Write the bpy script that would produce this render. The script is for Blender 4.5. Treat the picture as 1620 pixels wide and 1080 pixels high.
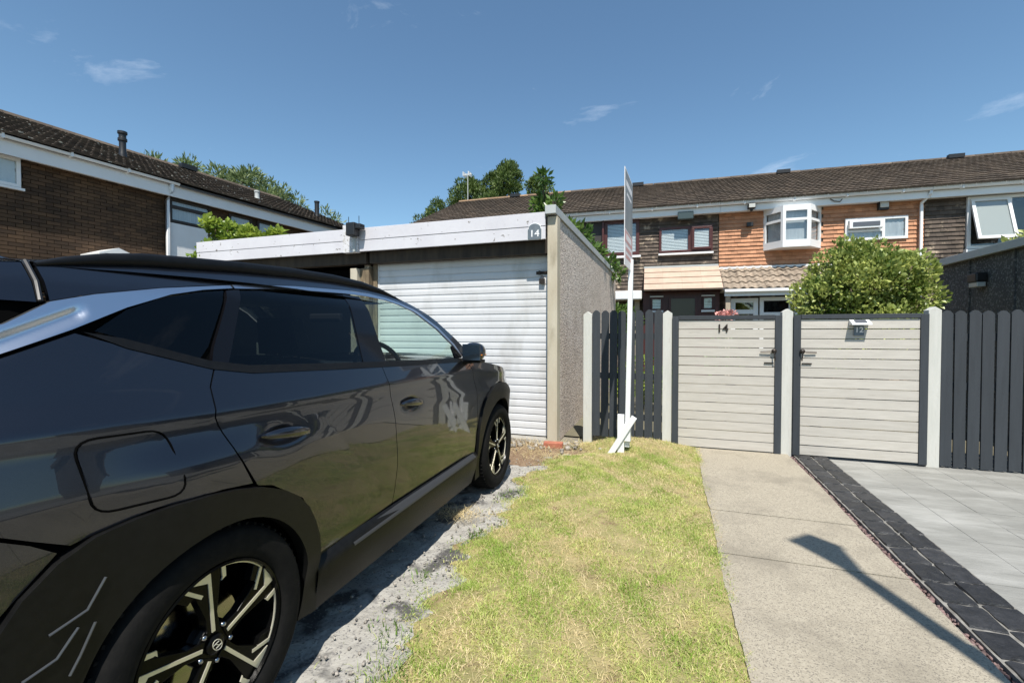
import bpy, bmesh, math, random
import numpy as np
from mathutils import Vector, Matrix
from mathutils.geometry import delaunay_2d_cdt

random.seed(7); rng = np.random.default_rng(11)
R = math.radians
for o in list(bpy.data.objects): bpy.data.objects.remove(o, do_unlink=True)
SC = bpy.context.scene
COL = SC.collection

# ------------------------------------------------------------------ camera, sky, sun, exposure
cam_d = bpy.data.cameras.new('camera'); cam = bpy.data.objects.new('camera', cam_d); COL.objects.link(cam)
cam_d.sensor_width = 36.0; cam_d.lens = 36.0*726/1620; cam_d.clip_start = .02; cam_d.clip_end = 3000
cam.location = (0, 0, 1.35); cam.rotation_euler = (R(90-1.18), 0, R(19))
SC.camera = cam

EL, AZ = R(59.5), R(19)
SUN = Vector((math.sin(AZ)*math.cos(EL), -math.cos(AZ)*math.cos(EL), math.sin(EL)))
w = bpy.data.worlds.new('World'); SC.world = w; w.use_nodes = True
nt = w.node_tree; bg = nt.nodes['Background']
sky = nt.nodes.new('ShaderNodeTexSky'); sky.sky_type = 'NISHITA'; sky.sun_disc = False
sky.sun_elevation = EL; sky.sun_rotation = math.pi-AZ; sky.altitude = 0; sky.air_density = 1.0; sky.dust_density = .25; sky.ozone_density = 1.2
tc = nt.nodes.new('ShaderNodeTexCoord'); mp = nt.nodes.new('ShaderNodeMapping'); mp.inputs['Scale'].default_value = (2.2, 3.4, 7.0)
mp.inputs['Rotation'].default_value = (0, .25, .5); mp.inputs['Location'].default_value = (-7, 2.5, 3.3)
n1 = nt.nodes.new('ShaderNodeTexNoise'); n1.inputs['Scale'].default_value = 1.6; n1.inputs['Detail'].default_value = 9; n1.inputs['Roughness'].default_value = .62; n1.inputs['Distortion'].default_value = .6
rp = nt.nodes.new('ShaderNodeValToRGB'); rp.color_ramp.elements[0].position = .62; rp.color_ramp.elements[1].position = .86
rp.color_ramp.elements[1].color = (.4, .4, .4, 1)
mx = nt.nodes.new('ShaderNodeMixRGB'); mx.inputs[2].default_value = (7.5, 8.2, 9.2, 1)
L = nt.links.new
L(tc.outputs['Generated'], mp.inputs['Vector']); L(mp.outputs[0], n1.inputs['Vector']); L(n1.outputs[0], rp.inputs[0])
tn = nt.nodes.new('ShaderNodeMixRGB'); tn.blend_type = 'MULTIPLY'; tn.inputs[0].default_value = 1; tn.inputs[2].default_value = (.83, 1.0, 1.02, 1)
L(sky.outputs[0], tn.inputs[1]); L(rp.outputs[0], mx.inputs[0]); L(tn.outputs[0], mx.inputs[1]); L(mx.outputs[0], bg.inputs['Color'])
bg.inputs['Strength'].default_value = .105
sd = bpy.data.lights.new('sun', 'SUN'); sd.energy = 5.0; sd.angle = R(.53); sd.color = (1, .955, .88)
so = bpy.data.objects.new('sun', sd); COL.objects.link(so); so.location = (10, -30, 50)
so.rotation_euler = SUN.to_track_quat('Z', 'Y').to_euler()
vs = SC.view_settings; vs.view_transform = 'Standard'; vs.look = 'None'; vs.gamma = 1; vs.exposure = .5
SC.render.engine = 'CYCLES'
SC.cycles.max_bounces = 8; SC.cycles.transparent_max_bounces = 16; SC.cycles.use_denoising = True
SC.cycles.caustics_reflective = False; SC.cycles.caustics_refractive = False

# ------------------------------------------------------------------ helpers
def link(o, parent=None):
    COL.objects.link(o)
    if parent is not None: o.parent = parent
    return o
def tag(o, label=None, cat=None, group=None, kind=None):
    if label: o['label'] = label
    if cat: o['category'] = cat
    if group: o['group'] = group
    if kind: o['kind'] = kind
    return o
def empty(name, loc=(0,0,0), rz=0, parent=None):
    o = bpy.data.objects.new(name, None); o.location = loc; o.rotation_euler = (0,0,rz); o.empty_display_size = .2
    return link(o, parent)
def thing(name, label, cat, loc=(0,0,0), rz=0, group=None):
    return tag(empty(name, loc, rz), label, cat, group)
def inst(name, me, parent, loc=(0,0,0), rot=(0,0,0), scl=(1,1,1)):
    o = bpy.data.objects.new(name, me); o.location = loc; o.rotation_euler = rot; o.scale = scl
    return link(o, parent)

class MB:
    def __init__(s): s.v = []; s.f = []
    def add(s, vs, fs):
        b = len(s.v); s.v += [tuple(p) for p in vs]; s.f += [tuple(i+b for i in f) for f in fs]; return s
    def box(s, x0, x1, y0, y1, z0, z1, T=None):
        p = [(x0,y0,z0),(x1,y0,z0),(x1,y1,z0),(x0,y1,z0),(x0,y0,z1),(x1,y0,z1),(x1,y1,z1),(x0,y1,z1)]
        if T is not None: p = [T @ Vector(q) for q in p]
        return s.add(p, [(0,3,2,1),(4,5,6,7),(0,1,5,4),(1,2,6,5),(2,3,7,6),(3,0,4,7)])
    def prism(s, pts, off):
        n = len(pts); off = Vector(off); p = [Vector(q) for q in pts]; q = [a+off for a in p]
        return s.add(p+q, [tuple(range(n))[::-1], tuple(range(n, 2*n))]+[(i, (i+1)%n, n+(i+1)%n, n+i) for i in range(n)])
    def tube(s, pts, r, n=8, cap=True):
        P = [Vector(p) for p in pts]; rs = r if isinstance(r, (list, tuple)) else [r]*len(P); rings = []
        up = Vector((0,0,1))
        for i, p in enumerate(P):
            t = (P[min(i+1, len(P)-1)]-P[max(i-1, 0)]).normalized()
            a = t.cross(up); 
            if a.length < .05: a = t.cross(Vector((1,0,0)))
            a.normalize(); b = t.cross(a)
            rings.append([p+(a*math.cos(2*math.pi*k/n)+b*math.sin(2*math.pi*k/n))*rs[i] for k in range(n)])
        vs = [q for rg in rings for q in rg]; fs = []
        for i in range(len(P)-1):
            for k in range(n): fs.append((i*n+k, i*n+(k+1)%n, (i+1)*n+(k+1)%n, (i+1)*n+k))
        if cap: fs += [tuple(range(n))[::-1], tuple((len(P)-1)*n+k for k in range(n))]
        return s.add(vs, fs)
    def lathe(s, prof, n=24, axis='z', c=(0,0,0), close=True):
        vs = []; fs = []; m = len(prof)
        for k in range(n):
            a = 2*math.pi*k/n
            for (r, h) in prof:
                if axis == 'z': vs.append((c[0]+r*math.cos(a), c[1]+r*math.sin(a), c[2]+h))
                elif axis == 'x': vs.append((c[0]+h, c[1]+r*math.cos(a), c[2]+r*math.sin(a)))
                else: vs.append((c[0]+r*math.cos(a), c[1]+h, c[2]+r*math.sin(a)))
        for k in range(n):
            for j in range(m-1): fs.append((k*m+j, ((k+1)%n)*m+j, ((k+1)%n)*m+j+1, k*m+j+1))
        return s.add(vs, fs)
    def grid(s, fn, nu, nv):
        vs = [fn(i/nu, j/nv) for i in range(nu+1) for j in range(nv+1)]
        return s.add(vs, [(i*(nv+1)+j, (i+1)*(nv+1)+j, (i+1)*(nv+1)+j+1, i*(nv+1)+j+1) for i in range(nu) for j in range(nv)])
    def mesh(s, name, mat=None, smooth=False, fix=True):
        me = bpy.data.meshes.new(name); me.from_pydata(s.v, [], s.f)
        if fix:
            bm = bmesh.new(); bm.from_mesh(me); bmesh.ops.recalc_face_normals(bm, faces=bm.faces); bm.to_mesh(me); bm.free()
        if smooth: me.polygons.foreach_set('use_smooth', [True]*len(me.polygons))
        if mat: me.materials.append(mat)
        me.update(); return me
    def build(s, name, mat=None, parent=None, smooth=False, bevel=0, loc=(0,0,0), rot=(0,0,0), auto=False):
        o = inst(name, s.mesh(name, mat, smooth), parent, loc, rot)
        if bevel:
            m = o.modifiers.new('bevel', 'BEVEL'); m.width = bevel; m.segments = 2; m.limit_method = 'ANGLE'
        if auto:
            m = o.modifiers.new('split', 'EDGE_SPLIT'); m.split_angle = R(40)
        return o
def np_mesh(name, V, F, mat, smooth=False):
    """V (n,3), F (m,k) with fixed k"""
    me = bpy.data.meshes.new(name); m, k = F.shape
    me.vertices.add(len(V)); me.vertices.foreach_set('co', np.ascontiguousarray(V, dtype=np.float32).ravel())
    me.loops.add(m*k); me.loops.foreach_set('vertex_index', np.ascontiguousarray(F, dtype=np.int32).ravel())
    me.polygons.add(m); me.polygons.foreach_set('loop_start', np.arange(0, m*k, k, dtype=np.int32))
    me.polygons.foreach_set('loop_total', np.full(m, k, dtype=np.int32))
    if smooth: me.polygons.foreach_set('use_smooth', np.ones(m, dtype=bool))
    me.materials.append(mat); me.update(calc_edges=True); me.validate(); return me
def text_mesh(s, size, ext, mat, name, sx=1.0):
    c = bpy.data.curves.new(name, 'FONT'); c.body = s; c.size = size; c.extrude = ext; c.align_x = 'CENTER'; c.align_y = 'CENTER'
    c.offset = size*.012
    o = bpy.data.objects.new(name, c); COL.objects.link(o)
    dg = bpy.context.evaluated_depsgraph_get(); me = bpy.data.meshes.new_from_object(o.evaluated_get(dg))
    bpy.data.objects.remove(o, do_unlink=True); me.materials.clear(); me.materials.append(mat); me.name = name
    for v in me.vertices: v.co.x *= sx
    return me

# ------------------------------------------------------------------ materials
def M(name, c, c2=None, rough=.6, metal=0., ns=6., det=6, lo=.35, hi=.65, bump=0., bs=60., bdet=5, coat=0., crough=.03, spec=.5, island=0., objr=0.,
      sheen=None, c3=None, ns3=2., lo3=.55, hi3=.7, vor=0., stretch=None, emit=None, speck=None):
    m = bpy.data.materials.new(name); m.use_nodes = True; t = m.node_tree; N = t.nodes; K = t.links.new
    b = N['Principled BSDF']; b.inputs['Roughness'].default_value = rough; b.inputs['Metallic'].default_value = metal
    b.inputs['Specular IOR Level'].default_value = spec
    if coat: b.inputs['Coat Weight'].default_value = coat; b.inputs['Coat Roughness'].default_value = crough
    g = N.new('ShaderNodeNewGeometry'); src = g.outputs['Position']
    if stretch:
        mpn = N.new('ShaderNodeMapping'); mpn.inputs['Scale'].default_value = stretch; K(src, mpn.inputs['Vector']); src = mpn.outputs[0]
    def noise(sc, d):
        n = N.new('ShaderNodeTexNoise'); n.inputs['Scale'].default_value = sc; n.inputs['Detail'].default_value = d; n.inputs['Roughness'].default_value = .6
        K(src, n.inputs['Vector']); return n.outputs[0]
    def ramp(inp, a, z):
        r = N.new('ShaderNodeMapRange'); r.inputs['From Min'].default_value = a; r.inputs['From Max'].default_value = z; K(inp, r.inputs['Value']); return r.outputs[0]
    def mix(f, a, bb):
        x = N.new('ShaderNodeMix'); x.data_type = 'RGBA'; K(f, x.inputs[0])
        for q, i in ((a, 6), (bb, 7)):
            if isinstance(q, tuple): x.inputs[i].default_value = (*q, 1)
            else: K(q, x.inputs[i])
        return x.outputs[2]
    col = c
    if c2: col = mix(ramp(noise(ns, det), lo, hi), c, c2)
    if c3: col = mix(ramp(noise(ns3, 8), lo3, hi3), col, c3)
    if island or objr:
        if island: rv = g.outputs['Random Per Island']; a = island
        else: oi = N.new('ShaderNodeObjectInfo'); rv = oi.outputs['Random']; a = objr
        h = N.new('ShaderNodeHueSaturation'); K(ramp2(N, K, rv, 1-a, 1+a), h.inputs['Value'])
        if isinstance(col, tuple): h.inputs['Color'].default_value = (*col, 1)
        else: K(col, h.inputs['Color'])
        col = h.outputs[0]
    if isinstance(col, tuple): b.inputs['Base Color'].default_value = (*col, 1)
    else: K(col, b.inputs['Base Color'])
    if speck:
        v = N.new('ShaderNodeTexVoronoi'); v.inputs['Scale'].default_value = speck[0]; K(src, v.inputs['Vector']); sp_ = N.new('ShaderNodeSeparateColor'); K(v.outputs['Color'], sp_.inputs[0])
        col = mix(ramp(sp_.outputs[0], speck[2], speck[3]), b.inputs['Base Color'].links[0].from_socket if b.inputs['Base Color'].links else col, speck[1]); K(col, b.inputs['Base Color'])
    if bump:
        if vor:
            v = N.new('ShaderNodeTexVoronoi'); v.inputs['Scale'].default_value = bs; K(src, v.inputs['Vector']); hgt = v.outputs['Distance']
        else: hgt = noise(bs, bdet)
        bn = N.new('ShaderNodeBump'); bn.inputs['Strength'].default_value = 1.; bn.inputs['Distance'].default_value = bump; K(hgt, bn.inputs['Height']); K(bn.outputs[0], b.inputs['Normal'])
        if coat: pass
    if emit: b.inputs['Emission Color'].default_value = (*emit[0], 1); b.inputs['Emission Strength'].default_value = emit[1]
    return m
def ramp2(N, K, inp, a, z):
    r = N.new('ShaderNodeMapRange'); r.inputs['To Min'].default_value = a; r.inputs['To Max'].default_value = z; K(inp, r.inputs['Value']); return r.outputs[0]
def glass(name, tint, rough=.0, ior=1.5, bump=0):
    m = bpy.data.materials.new(name); m.use_nodes = True; t = m.node_tree; N = t.nodes; K = t.links.new
    N.remove(N['Principled BSDF']); out = N['Material Output']
    tr = N.new('ShaderNodeBsdfTransparent'); tr.inputs[0].default_value = (*tint, 1)
    gl = N.new('ShaderNodeBsdfGlossy'); gl.inputs['Roughness'].default_value = rough
    fr = N.new('ShaderNodeFresnel'); ge = N.new('ShaderNodeNewGeometry'); mr = N.new('ShaderNodeMapRange')
    mr.inputs['To Min'].default_value = ior; mr.inputs['To Max'].default_value = 1/ior; K(ge.outputs['Backfacing'], mr.inputs['Value']); K(mr.outputs[0], fr.inputs[0])
    mx = N.new('ShaderNodeMixShader'); K(fr.outputs[0], mx.inputs[0]); K(tr.outputs[0], mx.inputs[1]); K(gl.outputs[0], mx.inputs[2]); K(mx.outputs[0], out.inputs[0])
    if bump:
        n = N.new('ShaderNodeTexNoise'); n.inputs['Scale'].default_value = 1.1; bn = N.new('ShaderNodeBump'); bn.inputs['Distance'].default_value = bump
        g = N.new('ShaderNodeNewGeometry'); K(g.outputs['Position'], n.inputs['Vector']); K(n.outputs[0], bn.inputs['Height']); K(bn.outputs[0], gl.inputs['Normal']); K(bn.outputs[0], fr.inputs['Normal'])
    return m
def leafmat(name, c, c2, trans=.35, var=.6, ns=1.7, off=.3, rough=.45):
    m = bpy.data.materials.new(name); m.use_nodes = True; t = m.node_tree; N = t.nodes; K = t.links.new
    b = N['Principled BSDF']; out = N['Material Output']; b.inputs['Roughness'].default_value = rough
    g = N.new('ShaderNodeNewGeometry'); x = N.new('ShaderNodeMix'); x.data_type = 'RGBA'
    n = N.new('ShaderNodeTexNoise'); n.inputs['Scale'].default_value = ns; n.inputs['Detail'].default_value = 4; K(g.outputs['Position'], n.inputs['Vector'])
    ad = N.new('ShaderNodeMath'); ad.operation = 'MULTIPLY_ADD'; ad.inputs[1].default_value = var; K(g.outputs['Random Per Island'], ad.inputs[0])
    sb = N.new('ShaderNodeMath'); sb.operation = 'SUBTRACT'; sb.inputs[1].default_value = off; cm = N.new('ShaderNodeMapRange'); cm.clamp = False; cm.inputs['From Min'].default_value = .3; cm.inputs['From Max'].default_value = .7; K(n.outputs[0], cm.inputs['Value']); K(cm.outputs[0], sb.inputs[0]); K(sb.outputs[0], ad.inputs[2]); K(ad.outputs[0], x.inputs[0])
    x.inputs[6].default_value = (*c, 1); x.inputs[7].default_value = (*c2, 1); x.clamp_factor = True
    K(x.outputs[2], b.inputs['Base Color'])
    tl = N.new('ShaderNodeBsdfTranslucent'); K(x.outputs[2], tl.inputs[0]); ms = N.new('ShaderNodeMixShader'); ms.inputs[0].default_value = trans
    K(b.outputs[0], ms.inputs[1]); K(tl.outputs[0], ms.inputs[2]); K(ms.outputs[0], out.inputs[0])
    return m

MT = dict(
 ground=M('verge_earth', (.16,.145,.11), (.24,.215,.165), rough=.9, ns=3, bump=.02, bs=30),
 tarmac=M('tarmac', (.075,.072,.068), (.12,.115,.11), rough=.9, ns=9, bump=.006, bs=160),
 drive=M('rough_drive', (.29,.275,.245), (.37,.355,.32), rough=.92, ns=7, lo=.3, hi=.7, bump=.016, bs=26, bdet=12, c3=(.075,.071,.068), ns3=3.4, lo3=.53, hi3=.60, speck=(120,(.19,.18,.17),.84,.92)),
 soil=M('lawn_soil', (.36,.29,.14), (.24,.22,.085), rough=1, ns=9, bump=.012, bs=70, c3=(.20,.14,.075), ns3=4, lo3=.58, hi3=.68),
 dirt=M('dry_dirt', (.17,.105,.06), (.27,.19,.12), rough=1, ns=16, bump=.02, bs=60),
 path=M('path_concrete', (.30,.263,.20), (.38,.337,.26), rough=.92, ns=60, lo=.34, hi=.66, det=8, bump=.003, bs=150, bdet=8, c3=(.155,.135,.103), ns3=1.9, lo3=.48, hi3=.80, speck=(230,(.18,.158,.125),.78,.9)),
 imprint=M('imprinted_concrete', (.205,.202,.184), (.262,.258,.236), rough=.68, ns=4, bump=.008, bs=14, bdet=8, objr=.02, c3=(.35,.345,.32), ns3=2.2, lo3=.50, hi3=.72, stretch=(.6,1.6,1)),
 imprint_joint=M('imprint_joint', (.175,.172,.157), rough=.9),
 block=M('charcoal_block', (.016,.0165,.018), (.034,.034,.036), rough=.5, ns=20, bump=.006, bs=60, objr=.25),
 joint=M('pale_joint_sand', (.26,.25,.225), (.13,.12,.105), rough=1, ns=18),
 slate=M('slate_chip', (.14,.085,.08), (.20,.14,.13), rough=.8, ns=20, island=.5),
 pebble=M('pebbledash', (.63,.53,.44), (.69,.59,.50), rough=.9, ns=1.2, det=4, bump=.007, bs=55, vor=1, speck=(55,(.33,.26,.215),.66,.88), c3=(.50,.42,.34), ns3=1.6, lo3=.52, hi3=.75),
 pebble_dark=M('dark_pebbledash', (.075,.07,.066), (.095,.09,.085), rough=.95, ns=2, det=2, bump=.01, bs=45, vor=1, speck=(48,(.19,.185,.175),.70,.85)),
 conc_post=M('concrete_post', (.43,.375,.28), (.50,.45,.35), rough=.9, ns=7, bump=.002, bs=90, c3=(.28,.24,.17), ns3=3, lo3=.6, hi3=.75, stretch=(1,1,.35)),
 fascia=M('weathered_white_fascia', (.56,.545,.57), (.62,.61,.63), rough=.6, ns=2.5, bump=.0012, bs=30, c3=(.20,.18,.16), ns3=15, lo3=.655, hi3=.685),
 fascia_peel=M('peeling_white_paint', (.62,.61,.62), (.40,.38,.35), rough=.8, ns=38, lo=.52, hi=.6, bump=.003, bs=50),
 door_white=M('white_garage_door', (.57,.57,.575), (.63,.63,.635), rough=.45, ns=2, bump=.0006, bs=14, c3=(.44,.43,.41), ns3=3, lo3=.50, hi3=.80, stretch=(1,1,.45)),
 lintel=M('stained_timber_lintel', (.055,.040,.026), (.024,.018,.012), rough=.85, ns=4, stretch=(3,1,.5), bump=.003, bs=40),
 peel_wood=M('peeling_timber', (.24,.18,.11), (.09,.065,.04), rough=.9, ns=6, stretch=(4,4,.6), bump=.006, bs=25, c3=(.55,.50,.40), ns3=4, lo3=.62, hi3=.66),
 grey_trim=M('grey_metal_trim', (.40,.42,.41), (.46,.48,.465), rough=.5, ns=3),
 felt=M('roof_felt', (.08,.08,.085), (.11,.11,.11), rough=.95, ns=20),
 black=M('black_plastic', (.012,.012,.013), rough=.45),
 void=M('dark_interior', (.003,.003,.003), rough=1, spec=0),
 iron=M('black_iron', (.02,.019,.018), (.045,.03,.02), rough=.5, metal=.4, ns=60),
 steel=M('steel', (.45,.45,.44), rough=.35, metal=1),
 plaque=M('slate_plaque', (.10,.125,.15), (.14,.17,.19), rough=.6, ns=20),
 white=M('white_paint', (.76,.765,.76), (.72,.72,.71), rough=.5, ns=3),
 upvc=M('white_upvc', (.78,.785,.78), (.73,.735,.73), rough=.35, ns=2),
 charcoal=M('charcoal_fence_paint', (.026,.031,.037), (.033,.039,.046), rough=.75, ns=5, stretch=(6,6,.5), bump=.0016, bs=50, objr=.12, c3=(.05,.056,.06), ns3=8, lo3=.70, hi3=.8),
 post=M('pale_grey_post', (.49,.485,.44), (.55,.54,.495), rough=.7, ns=5, stretch=(5,5,.6), bump=.001, bs=40, c3=(.40,.38,.33), ns3=5, lo3=.6, hi3=.8),
 slat=M('greige_gate_paint', (.44,.408,.358), (.50,.465,.412), rough=.7, ns=7, stretch=(.6,4,5), bump=.001, bs=40, objr=.05, c3=(.33,.29,.245), ns3=9, lo3=.62, hi3=.80),
 garden=M('garden_ground', (.11,.10,.065), (.16,.14,.09), rough=.95, ns=4, bump=.01, bs=40),
 brick=M('brown_brick', (.050,.028,.014), (.080,.045,.022), rough=.9, ns=2.5, island=.34, bump=.003, bs=60),
 mortar=M('mortar', (.034,.027,.02), (.046,.038,.028), rough=1, ns=6),
 brown_tile=M('brown_hung_tile', (.070,.052,.041), (.105,.079,.060), rough=.85, ns=3, island=.3, bump=.003, bs=40, c3=(.34,.265,.19), ns3=4.2, lo3=.56, hi3=.66),
 orange_tile=M('terracotta_hung_tile', (.40,.19,.10), (.50,.25,.138), rough=.8, ns=3, island=.16, bump=.002, bs=40),
 roof_tile=M('concrete_roof_tile', (.072,.053,.039), (.11,.083,.061), rough=.95, ns=2.5, island=.28, bump=.006, bs=40, c3=(.17,.145,.11), ns3=6, lo3=.60, hi3=.74),
 roof_tile_obj=M('lichen_roof_tile', (.062,.045,.033), (.10,.075,.053), rough=.95, ns=3, objr=.3, bump=.010, bs=35, c3=(.55,.53,.46), ns3=9, lo3=.62, hi3=.66),
 ridge=M('orange_ridge_tile', (.28,.17,.09), (.17,.12,.08), rough=.9, ns=3, island=.2),
 pink_tile=M('pale_buff_canopy_tile', (.43,.315,.24), (.49,.365,.28), rough=.85, ns=4, objr=.06, bump=.002, bs=40),
 pantile=M('mottled_pantile', (.25,.195,.145), (.33,.265,.20), rough=.9, ns=9, objr=.16, bump=.004, bs=50, c3=(.13,.10,.075), ns3=7, lo3=.52, hi3=.66),
 maroon=M('dark_maroon_frame', (.055,.013,.011), (.075,.018,.015), rough=.45, ns=6),
 panel_dark=M('dark_panel', (.03,.025,.022), rough=.6),
 render_cream=M('cream_render', (.42,.35,.26), (.36,.30,.22), rough=.9, ns=6),
 soffit=M('white_soffit', (.70,.70,.69), rough=.6),
 blind=M('white_blind', (.78,.80,.80), rough=.7),
 curtain=M('net_curtain', (.60,.62,.64), (.45,.47,.5), rough=.9, ns=10, stretch=(1,4,.2)),
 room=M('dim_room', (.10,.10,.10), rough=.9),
 pane=glass('window_glass', (.92,.94,.94), ior=1.75, bump=.02),
 bark=M('bark', (.12,.09,.06), (.07,.05,.035), rough=.95, ns=14, bump=.01, bs=30),
 terracotta=M('red_brick', (.33,.10,.06), (.40,.15,.09), rough=.9, ns=20, bump=.004, bs=60),
 stone=M('rubble', (.32,.29,.25), (.20,.18,.16), rough=.95, ns=30, island=.4),
 lamp_col=M('galvanised_grey', (.22,.23,.23), rough=.5, metal=.5),
 lamp_glass=M('lantern_diffuser', (.5,.5,.46), rough=.3),
 pink=M('pink_petal', (.62,.27,.25), (.72,.42,.36), rough=.6, ns=30, island=.25),
 solar=M('solar_cell', (.10,.105,.12), rough=.2),
 sign_dark=M('sign_dark_face', (.19,.205,.21), (.25,.265,.265), rough=.5, ns=3),
 sign_red=M('sign_pale_red', (.58,.33,.31), rough=.5),
 sign_white=M('sign_white', (.75,.72,.71), rough=.5),
 # car
 paint=M('graphite_metallic_paint', (.030,.033,.042), (.039,.042,.053), rough=.3, metal=.88, ns=900, det=1, coat=1., crough=.01),
 gloss_black=M('gloss_black', (.004,.004,.005), rough=.08, spec=.3),
 clad=M('satin_black_cladding', (.0045,.0045,.0045), (.007,.007,.007), rough=.42, spec=.2, ns=40, bump=.0004, bs=700),
 trim=M('satin_silver_trim', (.74,.76,.80), rough=.30, metal=1),
 chrome=M('dark_chrome', (.33,.33,.34), rough=.12, metal=1),
 tyre=M('tyre_rubber', (.006,.006,.006), (.010,.0095,.009), rough=.85, spec=.12, ns=30, bump=.001, bs=120),
 rim_black=M('rim_gloss_black', (.003,.003,.003), rough=.25, spec=.12),
 rim_cut=M('machined_alloy', (.66,.62,.50), rough=.4, metal=.55),
 seat=M('black_seat', (.012,.012,.013), rough=.7),
 amber=M('amber_lens', (.5,.16,.02), rough=.15, coat=.5),
 red_lens=M('red_lens', (.30,.01,.01), rough=.1, coat=1),
 headlamp=M('clear_lens', (.5,.52,.54), rough=.08, coat=1),
 plate=M('yellow_plate', (.7,.5,.05), rough=.4),
 glass_f=glass('green_tinted_glass', (.80,.91,.86), ior=1.45),
 glass_r=glass('privacy_glass', (.20,.23,.23), ior=1.42),
)
LF = dict(
 grass=leafmat('grass_blade', (.24,.37,.045), (.68,.66,.25), trans=.3, ns=3.6, var=.8, off=.56, rough=.6),
 weed=leafmat('weed_leaf', (.10,.19,.03), (.17,.27,.05), trans=.35),
 straw=leafmat('straw', (.58,.46,.23), (.68,.56,.33), trans=.2, rough=.7),
 laurel=leafmat('variegated_highlight_leaf', (.08,.145,.018), (.58,.62,.19), trans=.35, rough=.4),  # pale cream tone also puts bright highlights into the leaf colour
 magnolia=leafmat('broad_leaf', (.045,.10,.016), (.15,.24,.05), trans=.35, rough=.35),
 conifer=leafmat('conifer_spray', (.028,.062,.013), (.14,.20,.038), trans=.25, rough=.6),
 willow=leafmat('grey_willow_leaf', (.095,.14,.05), (.22,.28,.11), trans=.35, rough=.5),
 climber=leafmat('lime_climber_leaf', (.16,.25,.025), (.42,.50,.09), trans=.4, rough=.4),
)
#PART2
# ------------------------------------------------------------------ ground and paving
def structure(name, mb, mat, bevel=0): return tag(mb.build(name, mat, bevel=bevel), kind='structure')
structure('ground', MB().add([(-600,-600,-.03),(600,-600,-.03),(600,900,-.03),(-600,900,-.03)], [(0,1,2,3)]), MT['ground'])
structure('road', MB().add([(-60,-14,-.026),(60,-14,-.026),(60,-1.6,-.026),(-60,-1.6,-.026)], [(0,1,2,3)]), MT['tarmac'])
kb = MB().box(-60,60,-1.6,-1.48,-.03,.0); structure('kerb', kb, MT['conc_post'], .01)
structure('pavement', MB().add([(-60,-1.48,-.012),(60,-1.48,-.012),(60,.62,-.012),(-60,.62,-.012)], [(0,1,2,3)]), MT['tarmac'])
def hash2(x, y): return math.sin(x*12.9+y*78.2)*.5+math.sin(x*5.1-y*9.7)*.5
def drv(a, b):
    x = -9+7.98*a; y = .6+4.98*b
    z = -.004+.012*hash2(x*.5, y*.43)+.008*hash2(x*2.1, y*1.7)
    return (x, y, z-(.01 if x < -1.3 else 0))
structure('driveway', MB().grid(drv, 70, 60), MT['drive'])
structure('garden_paving', MB().add([(-9,5.9,-.008),(9,5.9,-.008),(9,15.2,-.008),(-9,15.2,-.008)], [(0,1,2,3)]), MT['garden'])

def lawn_edge(y):
    pts = [(.6,-1.02),(1.47,-1.07),(2.13,-1.16),(3.09,-1.17),(4.04,-1.25),(4.6,-1.2),(5.06,-1.0),(5.7,-.93)]
    for (a, b), (c, d) in zip(pts, pts[1:]):
        if y <= c: return b+(d-b)*max(0, (y-a)/(c-a))+.05*math.sin(y*9)+.03*math.sin(y*23+1)
    return pts[-1][1]
def lawn_z(x, y):
    e = min(1, max(0, (x-lawn_edge(y))/.35))*min(1, max(0, (y-.62)/.25)); r = min(1, max(0, (.30-x)/.35))
    return -.022+.052*e+.018*e*r+.012*math.sin(x*5+y*3)*e*r+.04*max(0, (y-4.9)/.8)**1.5*max(0, min(1, (x+.9)/.6))*r+.012*r
def lawn(a, b):
    y = .62+5.3*b; x0 = lawn_edge(y)-.06; x = x0+(.305-x0)*a
    return (x, y, lawn_z(x, y))
structure('lawn', MB().grid(lawn, 34, 90), MT['soil'])
# dirt in front of the garage corner
def dirt(a, b):
    th = a*2*math.pi; r = b*(.55+.1*math.sin(th*3)+.06*math.sin(th*7)); x = -1.42+r*1.25*math.cos(th); y = 5.0+r*.85*math.sin(th)
    return (x, y, -.012+.034*(1-b)**.6+.004*hash2(x*3, y*3))
tag(MB().grid(dirt, 36, 10).build('dirt_patch', MT['dirt'], smooth=True), kind='structure')

# concrete path in poured bays
path = tag(empty('path'), kind='structure')
MB().add([(.28,.62,-.002),(1.26,.62,-.002),(1.26,5.75,-.002),(.28,5.75,-.002)], [(0,1,2,3)]).build('path_bed', MT['joint'], path)
js = [.62,1.22,1.78,2.42,2.97,3.67,4.78,5.74]
for i, (a, b) in enumerate(zip(js, js[1:])):
    h = .034+.004*(i % 3)
    m = MB(); n = 14
    le = [(.285+.008*math.sin((a+(b-a)*k/n)*4.1)+random.uniform(-.004,.004), a+.003+(b-a-.006)*k/n) for k in range(n+1)]; re = [(1.212+.006*math.sin((a+(b-a)*k/n)*3)+random.uniform(-.002,.002), a+.003+(b-a-.006)*k/n) for k in range(n+1)]
    m.prism([(x, y, -.02) for x, y in re]+[(x, y, -.02) for x, y in le[::-1]], (0,0,h+.02))
    m.build('concrete_bay', MT['path'], path)
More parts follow.
